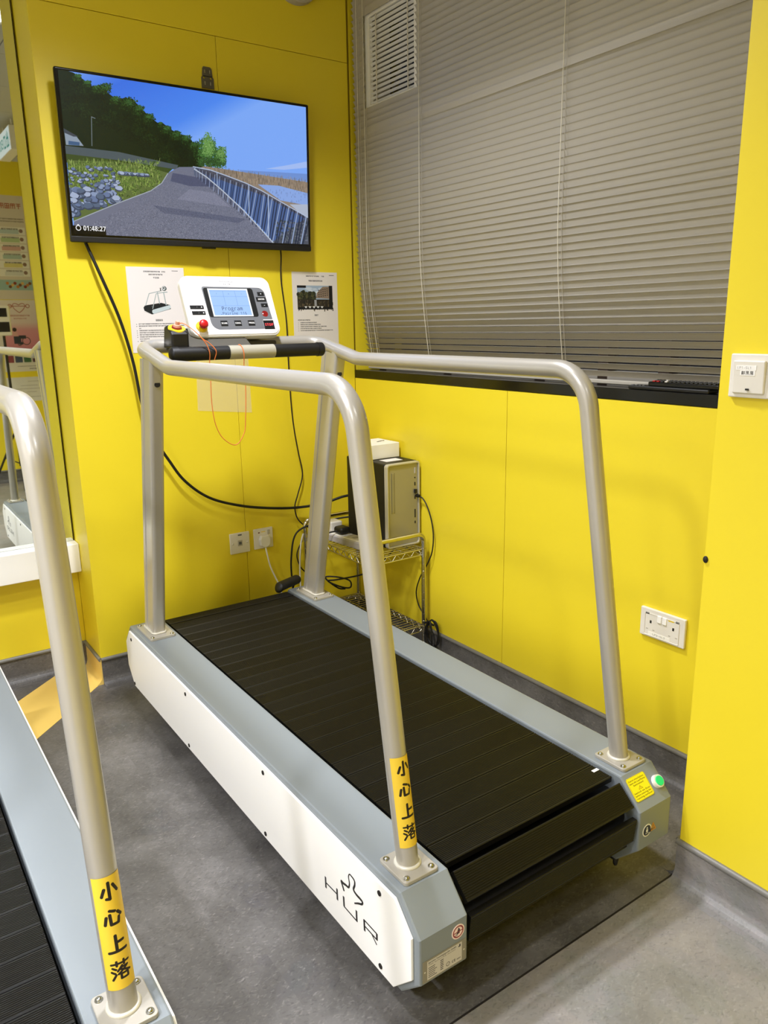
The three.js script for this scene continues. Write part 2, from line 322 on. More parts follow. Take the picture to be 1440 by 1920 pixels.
// ================================================================ TREADMILL
function treadmill(name, label, x) {
  const t = thing(name, label, 'treadmill', [x, 0, 0]);
  const HB = 0.303, IN = 0.2545, OUT = 0.3685, RX = 0.312;
  const prof = [[0.245, HB], [1.8445, HB], [1.9025, 0.24], [1.9025, 0.142], [1.845, 0.084], [0.245, 0.084], [0.187, 0.142], [0.187, 0.24]];
  const prof2 = [[0.252, 0.289], [1.8365, 0.289], [1.886, 0.236], [1.886, 0.146], [1.828, 0.0845], [0.26, 0.0845], [0.205, 0.146], [0.205, 0.236]];
  const beamG = extrX(prof, -OUT, -IN, 0.004);
  for (const s of [-1, 1]) {
    const b = part('side_beam', s < 0 ? beamG : beamG.clone().translate(OUT + IN, 0, 0), mat.beam, t);
    const p = part('side_panel', s < 0 ? extrX(prof2, -OUT - 0.0065, -OUT - 0.0002, 0.0015) : extrX(prof2, OUT + 0.0002, OUT + 0.0065, 0.0015), mat.white, t, 'white side panel');
    // dark snap fixings along the edges
    for (const [z, y] of [[0.272, 0.263], [0.264, 0.095], [0.786, 0.268], [0.781, 0.098], [1.296, 0.271], [1.29, 0.099], [1.788, 0.268], [1.787, 0.101]])
      part('fixing', new THREE.CylinderGeometry(0.0056, 0.0056, 0.003, 14).rotateZ(Math.PI / 2).translate(s * (OUT + 0.0068), y, z), mat.slot, p);
  }
  // maker's sign on the left panel: drawn with flat ribbons [z, y]
  const ribbon = (pts, w) => {
    const L = [], R = []; for (let i = 0; i < pts.length; i++) {
      const a = pts[Math.max(0, i - 1)], b = pts[Math.min(pts.length - 1, i + 1)], dx = b[0] - a[0], dy = b[1] - a[1], l = Math.hypot(dx, dy) || 1, ww = Array.isArray(w) ? w[i] : w;
      L.push([pts[i][0] - dy / l * ww, pts[i][1] + dx / l * ww]); R.unshift([pts[i][0] + dy / l * ww, pts[i][1] - dx / l * ww]);
    }
    return extrX([...L, ...R], -OUT - 0.0072, -OUT - 0.0064);
  };
  const curve = (pts, n = 60) => new THREE.CatmullRomCurve3(pts.map(([a, b]) => V(a, b, 0)), false, 'centripetal').getPoints(n).map((p) => [p.x, p.y]);
  const sq = curve([[1.658, 0.184], [1.652, 0.194], [1.648, 0.2015], [1.656, 0.2015], [1.665, 0.2035], [1.676, 0.2055], [1.68, 0.217], [1.677, 0.231], [1.681, 0.2395], [1.69, 0.2395], [1.6995, 0.236], [1.7, 0.227], [1.695, 0.2125], [1.705, 0.208], [1.719, 0.2075], [1.7275, 0.2055], [1.725, 0.1995], [1.712, 0.192], [1.697, 0.182]], 90);
  part('maker_sign', merge([ribbon([[1.582, 0.168], [1.5825, 0.141]], 0.0026), ribbon([[1.629, 0.17], [1.6295, 0.143]], 0.0026), ribbon([[1.583, 0.1545], [1.629, 0.1565]], 0.0013),
    ribbon([[1.655, 0.169], [1.656, 0.1455]], 0.0026), ribbon([[1.7035, 0.169], [1.704, 0.1435]], 0.0026), ribbon([[1.655, 0.1455], [1.705, 0.1445]], 0.0013),
    ribbon([[1.7315, 0.1675], [1.7325, 0.142]], 0.0026), ribbon([[1.731, 0.1672], [1.776, 0.1672]], 0.0013), ribbon([[1.776, 0.168], [1.776, 0.153]], 0.0026), ribbon([[1.733, 0.154], [1.777, 0.1535]], 0.0013), ribbon([[1.757, 0.154], [1.775, 0.141]], 0.0012),
    ribbon(sq, sq.map((_, i) => 0.0011 + 0.0016 * Math.abs(Math.sin(i / 90 * 5.2 + 0.9))))]), M({ color: 0x23211f, roughness: 0.5 }), t, 'dark maker sign: three letters under a looping line');
  // deck and feet
  part('deck_frame', box(-IN + 0.004, 0.15, 0.34, IN - 0.004, 0.27, 1.74), mat.black, t);
  part('cross_frame', merge([box(-IN, 0.075, 0.5, IN, 0.1, 0.6), box(-IN, 0.075, 1.5, IN, 0.1, 1.6)]), mat.black, t);
  for (const sx of [-1, 1]) for (const z of [0.55, 1.55]) part('foot', merge([cyl(V(sx * 0.2, 0.0, z), V(sx * 0.2, 0.016, z), 0.024, 0.02), cyl(V(sx * 0.2, 0.016, z), V(sx * 0.2, 0.08, z), 0.009)]), mat.black, t);
  part('end_roller', cyl(V(-IN, 0.208, 1.81), V(IN, 0.208, 1.81), 0.052), mat.black, t);
  part('end_roller', cyl(V(-IN, 0.208, 0.2814), V(IN, 0.208, 0.2814), 0.052), mat.black, t);
  // belt of rubber slats: 57 in a loop
  const SW = 0.0592;
  const shape = []; shape.push([-SW / 2, -0.0012], [-SW / 2 + 0.0015, 0]);
  for (let i = 0; i < 12; i++) { const a = -SW / 2 + 0.004 + i * (SW - 0.008) / 12, s = (SW - 0.008) / 12; shape.push([a + s * 0.15, 0], [a + s * 0.35, -0.0013], [a + s * 0.65, -0.0013], [a + s * 0.85, 0]); }
  shape.push([SW / 2 - 0.0015, 0], [SW / 2, -0.0012], [SW / 2, -0.013], [-SW / 2, -0.013]);
  let sg = extrX(shape.slice().reverse().map(([a, b]) => [a, b]), -0.2455, 0.2455); sg = fitUV(sg, 'x', 'z');
  const Rp = 0.065, offs = 0.025, zc = 1.81, zf = 0.2814, yc = 0.208, L = zc - zf, P = 0.0608, arc = Math.PI * Rp, rr = rng(77);
  for (let i = 0; i < 57; i++) {
    let s = -0.0124 - 25 * P + i * P + L; // distance along the belt from the front tangent point, going back over the top
    s = ((s % (2 * L + 2 * arc)) + 2 * (L + arc)) % (2 * (L + arc));
    let z, y, a;
    const R = Rp + offs;
    if (s <= L) { z = zf + s; y = yc + R; a = 0; }
    else if (s <= L + arc) { a = (s - L) / Rp; z = zc + R * Math.sin(a); y = yc + R * Math.cos(a); }
    else if (s <= 2 * L + arc) { a = Math.PI; z = zc - (s - L - arc); y = yc - R; }
    else { a = Math.PI + (s - 2 * L - arc) / Rp; z = zf + R * Math.sin(a); y = yc + R * Math.cos(a); }
    const o = part('belt_slat', sg, rr() < 0.5 ? mat.rubber : mat.rubberB, t); o.position.set(0, y, z); o.rotation.x = a;
  }
  part('belt_mark', rbox(0.226, 0.2978, 1.784, 0.2445, 0.2988, 1.7925, 0.0003), mat.white, t, 'small white mark on a belt slat');
  // front columns with base plates
  const colShape = () => { const s = new THREE.Shape(), a = 0.021, b = 0.05; s.moveTo(-a + 0.012, -b); s.lineTo(a - 0.012, -b); s.quadraticCurveTo(a, -b, a, -b + 0.012); s.lineTo(a, -0.022); s.lineTo(a - 0.0025, -0.02); s.lineTo(a - 0.0025, 0.02); s.lineTo(a, 0.022); s.lineTo(a, b - 0.012); s.quadraticCurveTo(a, b, a - 0.012, b); s.lineTo(-a + 0.012, b); s.quadraticCurveTo(-a, b, -a, b - 0.012); s.lineTo(-a, 0.022); s.lineTo(-a + 0.0025, 0.02); s.lineTo(-a + 0.0025, -0.02); s.lineTo(-a, -0.022); s.lineTo(-a, -b + 0.012); s.quadraticCurveTo(-a, -b, -a + 0.012, -b); return s; };
  const colG = new THREE.ExtrudeGeometry(colShape(), { depth: 0.915, bevelEnabled: false, curveSegments: 6 }); colG.rotateX(-Math.PI / 2);
  { const p = colG.attributes.position; for (let i = 0; i < p.count; i++) p.setZ(i, p.getZ(i) + p.getY(i) * 0.226); p.needsUpdate = true; colG.computeVertexNormals(); }
  const bolt = (pl, x, y, z) => part('bolt', merge([new THREE.CylinderGeometry(0.0062, 0.0068, 0.0018, 16).translate(x, y + 0.0009, z), new THREE.SphereGeometry(0.0045, 12, 6, 0, 7, 0, Math.PI / 2).scale(1, 0.7, 1).translate(x, y + 0.0018, z)]), mat.steel, pl);
  for (const s of [-1, 1]) {
    const g = slab(roundRect(0.086, 0.152, 0.008), 0.009, 0.0015); g.rotateX(-Math.PI / 2); g.translate(s * RX, HB, 0.354);
    const pl = part('base_plate', g, mat.plate, t);
    for (const dx of [-1, 1]) for (const dz of [-1, 1]) bolt(pl, s * RX + dx * 0.033, HB + 0.009, 0.354 + dz * 0.066);
    const c = part('front_column', colG, mat.rail, t); c.position.set(s * RX, HB + 0.008, 0.346);
    part('weld', (() => { const q = slab(roundRect(0.052, 0.112, 0.018), 0.006, 0.0028); q.rotateX(-Math.PI / 2); return q.translate(0, 0.001, 0.001); })(), mat.weld, c);
    part('plug_cap', new THREE.CylinderGeometry(0.0085, 0.0085, 0.004, 20).rotateX(Math.PI / 2 - 0.2).translate(0.0, 0.842, 0.05 + 0.842 * 0.226), mat.slot, c, 'round black plug in the column');
  }
  // handrail: one bent tube from tail foot to tail foot
  const half = [V(-RX, HB + 0.009, 1.793), V(-RX, 1.205, 1.641), V(-RX, 1.2055, 0.70), V(-RX, 1.258, 0.45)];
  const pts = [...half, ...half.slice().reverse().map((p) => V(-p.x, p.y, p.z))];
  part('handrail', tube(fillet(pts, [0.1, 0.16, 0.06, 0.06, 0.16, 0.1], 16), 0.0215, 420, 28), mat.rail, t);
  for (const s of [-1, 1]) {
    const g = slab(roundRect(0.08, 0.088, 0.008), 0.008, 0.0015); g.rotateX(-Math.PI / 2); g.translate(s * RX, HB, 1.796);
    const pl = part('base_plate', g, mat.plate, t);
    for (const [dx, dz] of [[-0.029, 0.033], [0.029, 0.033], [-0.029, -0.033], [0.029, -0.033]]) bolt(pl, s * RX + dx, HB + 0.008, 1.796 + dz);
    part('weld', new THREE.TorusGeometry(0.0225, 0.0042, 8, 30).rotateX(Math.PI / 2).translate(s * RX, HB + 0.009, 1.7925), mat.weld, pl);
  }
  // handlebar with grips
  const hb = part('handlebar', cyl(V(-0.255, 1.236, 0.57), V(0.255, 1.236, 0.57), 0.0185), mat.rail, t);
  for (const s of [-1, 1]) {
    part('grip', merge([cyl(V(s * 0.078, 1.236, 0.57), V(s * 0.24, 1.236, 0.57), 0.0208, 0.0208, 28), cyl(V(s * 0.237, 1.236, 0.57), V(s * 0.254, 1.236, 0.57), 0.0228, 0.0222, 28), new THREE.SphereGeometry(0.0222, 24, 12).scale(0.4, 1, 1).translate(s * 0.254, 1.236, 0.57)]), mat.black, hb, 'black foam grip');
  }
  part('sensor_sleeve', cyl(V(-0.077, 1.236, 0.57), V(0.077, 1.236, 0.57), 0.0214, 0.0214, 28), M({ color: 0xb3ae9c, roughness: 0.4, metalness: 0.25 }), hb, 'light grey middle sleeve');
  const br = part('console_bracket', merge([extrX([[0.43, 1.245], [0.565, 1.236], [0.565, 1.252], [0.548, 1.258], [0.505, 1.283], [0.455, 1.31], [0.43, 1.29]], -0.2, 0.012, 0.003), rbox(-0.235, 1.243, 0.436, 0.13, 1.268, 0.495, 0.006)]), M({ color: 0x4d4a42, roughness: 0.5 }), t);
  return t;
}
function wrapLabel(t, s) {                                             // yellow caution label around a tail post
  const tex = canvas(256, 1024, (c, w, h) => {
    c.fillStyle = '#f3ce3c'; c.fillRect(0, 0, w, h); c.strokeStyle = '#1d130c';
    ['small', 'heart', 'up', 'fall'].forEach((k, i) => strokes(c, HAN[k], 52, 50 + i * 238, 156, 170, k === 'fall' ? 19 : 25));
  });
  const y0 = 0.35, y1 = 0.525, n = 24, g = new THREE.BufferGeometry(), pos = [], uv = [], ix = [], k = -(1.793 - 1.641) / (1.205 - 0.312), R = 0.0221, span = 1.12;
  for (let j = 0; j <= 8; j++) for (let i = 0; i <= n; i++) {
    const y = y0 + (y1 - y0) * j / 8, a = -span + 2 * span * i / n, z = 1.793 + (y - 0.312) * k;
    pos.push(s * 0.312 + Math.sin(a) * R, y + 0.17 * (Math.cos(a) * R) * 1, z + Math.cos(a) * R); uv.push(i / n, j / 8);
  }
  for (let j = 0; j < 8; j++) for (let i = 0; i < n; i++) { const a = j * (n + 1) + i, b = a + 1, c = a + n + 1, d = c + 1; ix.push(a, b, d, a, d, c); }
  g.setAttribute('position', new THREE.Float32BufferAttribute(pos, 3)); g.setAttribute('uv', new THREE.Float32BufferAttribute(uv, 2)); g.setIndex(ix); g.computeVertexNormals();
  part('caution_label', g, M({ map: tex, roughness: 0.45, side: THREE.DoubleSide }), t, 'yellow label with four black Chinese characters');
}
const CX = -0.7515;
const t1 = treadmill('treadmill', 'grey slat-belt treadmill with a lit control console, standing in the middle beside the window', CX);
const t2 = t1.clone(); t2.name = numbered('treadmill'); t2.position.x = CX - 1.165; scene.add(t2);
t2.userData = { label: 'second grey treadmill at the left edge, seen only by its right rail and beam', category: 'treadmill' };
wrapLabel(t1, -1); wrapLabel(t2, 1);

// ---- console, key box, stickers: only the near parts of the first treadmill
const FW = 0.3055, FH = 0.2055;
function faceDraw(c, w, h) {
  const X = (u) => u * w, Y = (v) => v * h;
  c.fillStyle = '#efe9e6'; c.fillRect(0, 0, w, h);
  c.fillStyle = '#696b6f'; c.beginPath(); c.moveTo(X(0.225), Y(0.165)); c.lineTo(X(0.86), Y(0.175)); c.quadraticCurveTo(X(0.92), Y(0.185), X(0.93), Y(0.29)); c.lineTo(X(0.945), Y(0.75)); c.lineTo(X(0.835), Y(0.75)); c.quadraticCurveTo(X(0.818), Y(0.76), X(0.82), Y(0.8)); c.lineTo(X(0.822), Y(0.92)); c.lineTo(X(0.3), Y(0.92)); c.quadraticCurveTo(X(0.22), Y(0.9), X(0.215), Y(0.78)); c.lineTo(X(0.2), Y(0.22)); c.quadraticCurveTo(X(0.2), Y(0.17), X(0.225), Y(0.165)); c.fill();
  c.fillStyle = '#191a1b'; c.beginPath(); c.roundRect(X(0.214), Y(0.188), X(0.575), Y(0.515), 30); c.fill();
  c.fillStyle = '#fbfafa'; c.fillRect(X(0.4), Y(0.05), X(0.205), Y(0.1));
  c.fillStyle = '#222'; const r = rng(3); smallPrint(c, r, X(0.42), Y(0.066), X(0.16), 17); smallPrint(c, r, X(0.46), Y(0.108), X(0.085), 17);
  const key = (u, v, kw, kh, txt, fs, col = '#f2f2f0', bg = '#17181a') => { c.fillStyle = bg; c.fillRect(X(u - kw / 2), Y(v - kh / 2), X(kw), Y(kh)); c.fillStyle = col; c.font = `bold ${fs}px sans-serif`; c.textAlign = 'center'; c.textBaseline = 'middle'; c.fillText(txt, X(u), Y(v)); };
  key(0.362, 0.81, 0.08, 0.095, 'SCAN', 26); key(0.521, 0.81, 0.08, 0.095, 'COOL', 26); key(0.68, 0.81, 0.08, 0.095, 'PROG', 26);
  key(0.876, 0.29, 0.08, 0.07, '+', 34); key(0.866, 0.388, 0.118, 0.08, 'ENTER', 26); key(0.888, 0.494, 0.08, 0.064, '–', 34); key(0.885, 0.845, 0.125, 0.16, 'STOP', 44, '#e8444a');
  key(0.099, 0.528, 0.152, 0.066, '·', 24); key(0.106, 0.627, 0.148, 0.066, '·', 24);
  c.fillStyle = '#f0f0f0'; c.beginPath(); c.arc(X(0.15), Y(0.528), 7, 0, 7); c.arc(X(0.157), Y(0.627), 7, 0, 7); c.fill();
  c.fillStyle = '#7c1512'; c.beginPath(); c.arc(X(0.87), Y(0.647), X(0.036), 0, 7); c.fill(); c.fillStyle = '#fff'; c.fillRect(X(0.84), Y(0.635), 10, 14);
  c.fillStyle = '#e8c21c'; c.beginPath(); c.arc(X(0.1), Y(0.865), X(0.064), 0, 7); c.fill(); c.fillStyle = '#2a1c08'; c.fillRect(X(0.083), Y(0.94), 42, 8);
}
{
  const faceTex = canvas(1024, 690, faceDraw), faceM = M({ map: faceTex, roughness: 0.3 });
  const lcd = canvas(640, 460, (c, w, h) => {
    c.fillStyle = '#f6f9ff'; c.fillRect(0, 0, w, h); c.fillStyle = '#9fc3fb'; c.fillRect(22, 26, w - 44, h - 44);
    c.strokeStyle = '#6d93cf'; c.lineWidth = 4; c.beginPath(); for (const y of [40, 132, 285]) { c.moveTo(26, y); c.lineTo(w - 26, y); } for (const x of [232, 425]) { c.moveTo(x, 40); c.lineTo(x, 285); } c.stroke();
    c.fillStyle = '#5d7fb8'; c.font = '30px sans-serif'; c.fillText('I', 120, 95); c.fillText('K', 310, 100); c.fillText('I', 520, 95);
    c.fillStyle = '#2c3c5c'; c.font = '88px monospace'; c.fillText('Program', 150, 362, 340);
    c.font = '60px monospace'; c.fillText('.Pairine 116', 110, 432, 430);
  });
  const c = part('console', (() => { const g = slab(roundRect(FW, FH, 0.03), 0.032, 0.007); g.translate(0, 0, -0.032); return g; })(), mat.white, t1, 'white console box with rounded corners');
  c.position.set(-0.766 - CX, 1.3775, 0.478); c.rotation.x = -0.4353;
  part('back_shell', slab(roundRect(0.22, 0.13, 0.02), 0.03, 0.006).translate(0.0, -0.02, -0.06), mat.grey, c);
  const onFace = (g) => { const p = g.attributes.position, uv = new Float32Array(p.count * 2); for (let i = 0; i < p.count; i++) { uv[2 * i] = p.getX(i) / (FW - 0.012) + 0.5; uv[2 * i + 1] = p.getY(i) / (FH - 0.012) + 0.5; } g.setAttribute('uv', new THREE.BufferAttribute(uv, 2)); return g; };
  const W = FW - 0.012, Hh = FH - 0.012;
  part('faceplate', onFace(slab(roundRect(W, Hh, 0.026), 0.0012)).translate(0, 0, -0.0002), faceM, c);
  const key = (u, v, w, h, name = 'key') => part(name, onFace(rbox((u - 0.5 - w / 2) * W, (0.5 - v - h / 2) * Hh, 0.0008, (u - 0.5 + w / 2) * W, (0.5 - v + h / 2) * Hh, 0.0024, 0.0007)), faceM, c);
  key(0.362, 0.81, 0.078, 0.092); key(0.521, 0.81, 0.078, 0.092); key(0.68, 0.81, 0.078, 0.092); key(0.876, 0.29, 0.078, 0.067); key(0.866, 0.388, 0.116, 0.077); key(0.888, 0.494, 0.078, 0.062); key(0.885, 0.845, 0.122, 0.155, 'stop_key'); key(0.099, 0.528, 0.15, 0.063); key(0.106, 0.627, 0.146, 0.063);
  const sw = 0.462 * W, sh = 0.49 * Hh, sx = (0.4945 - 0.5) * W, sy = (0.5 - 0.445) * Hh;
  part('display', fitUV(box(sx - sw / 2, sy - sh / 2, 0.0008, sx + sw / 2, sy + sh / 2, 0.0018), 'x', 'y'), M({ color: 0x222222, emissive: 0xffffff, emissiveMap: lcd, emissiveIntensity: 0.95, roughness: 0.2 }), c, 'lit blue-white display showing Program');
  const ex = (0.1 - 0.5) * W, ey = (0.5 - 0.862) * Hh;
  part('emergency_base', new THREE.CylinderGeometry(0.0165, 0.0185, 0.007, 28).rotateX(Math.PI / 2).translate(ex, ey, 0.004), mat.stickerYellow, c, 'yellow collar of the emergency button');
  part('emergency_button', new THREE.LatheGeometry([[0, 0.03], [0.008, 0.0295], [0.0125, 0.0265], [0.0145, 0.0215], [0.014, 0.017], [0.0095, 0.0145], [0.009, 0.006]].map((p) => new THREE.Vector2(...p)).reverse(), 28).rotateX(Math.PI / 2).translate(ex, ey, 0), mat.red, c, 'red mushroom emergency button');
  // key box at the left end of the handlebar
  const kb = part('key_box', extrX([[0.478, 1.25], [0.556, 1.25], [0.558, 1.29], [0.55, 1.299], [0.512, 1.316], [0.495, 1.312]], -0.247, -0.193, 0.006), mat.black, t1, 'black safety key box');
  kb.position.set(0, 0.004, 0);
  const at = (g) => g.rotateX(0.42).translate(-0.22, 1.3065, 0.531);
  part('key_disc', at(new THREE.CylinderGeometry(0.025, 0.026, 0.004, 32)), mat.stickerYellow, kb, 'yellow disc of the key box');
  part('key_seat', at(new THREE.CylinderGeometry(0.0145, 0.0165, 0.007, 28).translate(0, 0.003, 0)), M({ color: 0x7a1d16, roughness: 0.35 }), kb);
  part('magnet_key', at(merge([new THREE.CylinderGeometry(0.01, 0.012, 0.009, 24).translate(0, 0.008, 0), new THREE.CylinderGeometry(0.006, 0.007, 0.012, 20).translate(0.002, 0.016, -0.002)])), M({ color: 0xd9a08a, roughness: 0.35 }), kb, 'pale pink magnet key');
  // orange safety cord: from key over the handlebar, hanging in a loop
  const X = (x) => x - CX;
  part('safety_cord', cable([[-0.218, 1.321, 0.535], [-0.21, 1.326, 0.548], [-0.192, 1.312, 0.57], [-0.168, 1.283, 0.588], [-0.152, 1.258, 0.592], [-0.147, 1.236, 0.594], [-0.147, 1.21, 0.588], [-0.146, 1.177, 0.586], [-0.148, 1.081, 0.586], [-0.139, 1.015, 0.586], [-0.118, 0.975, 0.586], [-0.078, 0.952, 0.586], [-0.048, 0.985, 0.586], [-0.039, 1.04, 0.586], [-0.033, 1.139, 0.586], [-0.035, 1.2, 0.588], [-0.036, 1.232, 0.5945], [-0.038, 1.253, 0.586], [-0.04, 1.259, 0.57], [-0.04, 1.25, 0.552]], 0.0014, 200, 6), mat.orangeCord, t1, 'thin orange safety cord');
  part('safety_cord', cable([[-0.165, 1.28, 0.589], [-0.14, 1.262, 0.59], [-0.126, 1.242, 0.594], [-0.13, 1.216, 0.586]], 0.0014, 40, 6), mat.orangeCord, t1);
  // stickers at the tail
  const yellowTex = canvas(256, 352, (k, w, h) => {
    k.fillStyle = '#f5e51c'; k.fillRect(0, 0, w, h); k.strokeStyle = '#a89400'; k.lineWidth = 4; k.strokeRect(6, 6, w - 12, h - 12);
    k.fillStyle = '#3a3208'; k.font = 'bold 32px sans-serif'; k.textAlign = 'center';
    ['Zuerst einschalten,', 'dann die Lauffläche', 'betreten!'].forEach((q, i) => k.fillText(q, w / 2, 62 + i * 38, 222));
    ['Switch on first', 'before entering the', 'running surface!'].forEach((q, i) => k.fillText(q, w / 2, 248 + i * 38, 222));
    k.strokeStyle = '#8a5a10'; k.lineWidth = 5; k.beginPath(); k.moveTo(w / 2, 160); k.lineTo(w / 2 + 26, 204); k.lineTo(w / 2 - 26, 204); k.closePath(); k.stroke(); k.fillText('!', w / 2, 200);
  });
  const on = (g, x, z, y, rx) => g.rotateX(rx).translate(X(x), y, z);
  const chA = -(Math.PI / 2 - Math.atan2(0.063, 0.058));              // the slanted tail face leans back by this much
  const yl = part('yellow_notice', on(fitUV(slab(roundRect(0.0635, 0.053, 0.005), 0.0008), 'x', 'y'), -0.4585, 1.8697 + 0.0003, 0.2757 + 0.0004, -Math.PI / 2 + Math.atan2(0.063, 0.058)), M({ map: yellowTex, roughness: 0.4 }), t1, 'yellow notice in German and English');
  const n = V(0, 0.058, 0.063).normalize(), bt = V(X(-0.4035), 0.2705, 1.875);
  part('start_ring', cyl(bt.clone().addScaledVector(n, -0.002), bt.clone().addScaledVector(n, 0.009), 0.0155, 0.0145, 28), mat.plastic, t1, 'pale collar of the start button');
  part('start_button', cyl(bt.clone().addScaledVector(n, 0.006), bt.clone().addScaledVector(n, 0.012), 0.0115, 0.0108, 28), M({ color: 0x10c46a, emissive: 0x0fd070, emissiveIntensity: 0.25, roughness: 0.35 }), t1, 'green start button');
  const disc = (draw, r, x, y, name, lab) => part(name, fitUV(new THREE.CylinderGeometry(r, r, 0.0008, 36).rotateX(Math.PI / 2), 'x', 'y').translate(X(x), y, 1.9029), M({ map: canvas(160, 160, draw), roughness: 0.4 }), t1, lab);
  disc((k, w) => { k.fillStyle = '#f6ddd6'; k.fillRect(0, 0, w, w); k.lineWidth = 14; k.strokeStyle = '#8e1c18'; k.beginPath(); k.arc(80, 80, 60, 0, 7); k.stroke(); k.fillStyle = '#251514'; k.beginPath(); k.moveTo(84, 32); k.lineTo(104, 66); k.lineTo(98, 100); k.lineTo(70, 108); k.lineTo(60, 88); k.lineTo(74, 62); k.fill(); k.lineWidth = 6; k.strokeStyle = '#251514'; for (const q of [52, 64, 76]) { k.beginPath(); k.moveTo(q, 92); k.lineTo(q - 6, 122); k.stroke(); } k.lineWidth = 10; k.strokeStyle = '#8e1c18'; k.beginPath(); k.moveTo(24, 84); k.lineTo(136, 78); k.stroke(); }, 0.0152, -1.0295, 0.2145, 'prohibition_sticker', 'round red and white prohibition sticker');
  disc((k, w) => { k.fillStyle = '#f0ede4'; k.fillRect(0, 0, w, w); k.fillStyle = '#1c2233'; k.beginPath(); k.arc(80, 80, 66, 0, 7); k.fill(); k.fillStyle = '#e8e8e8'; k.beginPath(); k.arc(80, 48, 13, 0, 7); k.fill(); k.fillRect(62, 64, 36, 40); k.fillRect(54, 112, 22, 12); k.fillRect(86, 112, 22, 12); }, 0.0155, -0.468, 0.1855, 'instruction_sticker', 'round dark blue sticker with white figures');
  const tri = extr([[-0.012, -0.009], [0.012, -0.009], [0.0, 0.012]], 0.0007); fitUV(tri, 'x', 'y'); tri.translate(X(-0.4465), 0.186, 1.9026);
  part('hazard_sticker', tri, M({ map: canvas(128, 128, (k) => { k.fillStyle = '#c98a16'; k.fillRect(0, 0, 128, 128); k.fillStyle = '#6b5a3a'; k.beginPath(); k.moveTo(64, 34); k.lineTo(100, 112); k.lineTo(28, 112); k.fill(); k.fillStyle = '#e2a321'; k.fillRect(56, 60, 16, 44); }), roughness: 0.4 }), t1, 'small orange warning triangle');
  const plateTex = canvas(512, 230, (k, w, h) => {
    k.fillStyle = '#8d8672'; k.fillRect(0, 0, w, h); k.fillStyle = '#cfc8bb'; k.fillRect(52, 14, 410, 202); k.fillStyle = '#2b2620';
    k.font = 'bold 25px sans-serif'; k.fillText('Sprintex Trainingsgeräte GmbH', 64, 44, 330); k.font = '17px sans-serif'; k.fillText('79 Wehr  Max-Planck-Straße  Deutschland', 64, 66, 330); const r = rng(9);
    for (let i = 0; i < 6; i++) { k.fillRect(66, 88 + i * 20, 70 + r() * 40, 7); k.fillRect(205, 82 + i * 20, 26 + r() * 14, 9); } k.font = 'bold 40px sans-serif'; k.fillText('CE', 340, 190); k.font = 'bold 22px sans-serif'; k.fillText('0483', 400, 188);
    k.lineWidth = 5; k.strokeStyle = '#2b2620'; k.beginPath(); k.arc(296, 172, 20, 0, 7); k.stroke(); k.fillText('i', 293, 181); k.fillRect(430, 28, 16, 18); k.fillRect(420, 46, 26, 12);
    k.fillStyle = '#d8d3c6'; for (const x of [26, 488]) { k.beginPath(); k.arc(x, 116, 9, 0, 7); k.fill(); }
  });
  part('type_plate', fitUV(rbox(X(-1.1135), 0.145, 1.9026, X(-1.0105), 0.191, 1.9035, 0.0004), 'x', 'y'), M({ map: plateTex, roughness: 0.4, metalness: 0.15 }), t1, 'metal type plate with printed data');
  part('caster', merge([rbox(X(-0.495), 0.075, 1.80, X(-0.462), 0.1, 1.84, 0.006), new THREE.TorusGeometry(0.013, 0.005, 8, 20).rotateY(0.5).translate(X(-0.478), 0.073, 1.832)]), mat.black, t1);
}

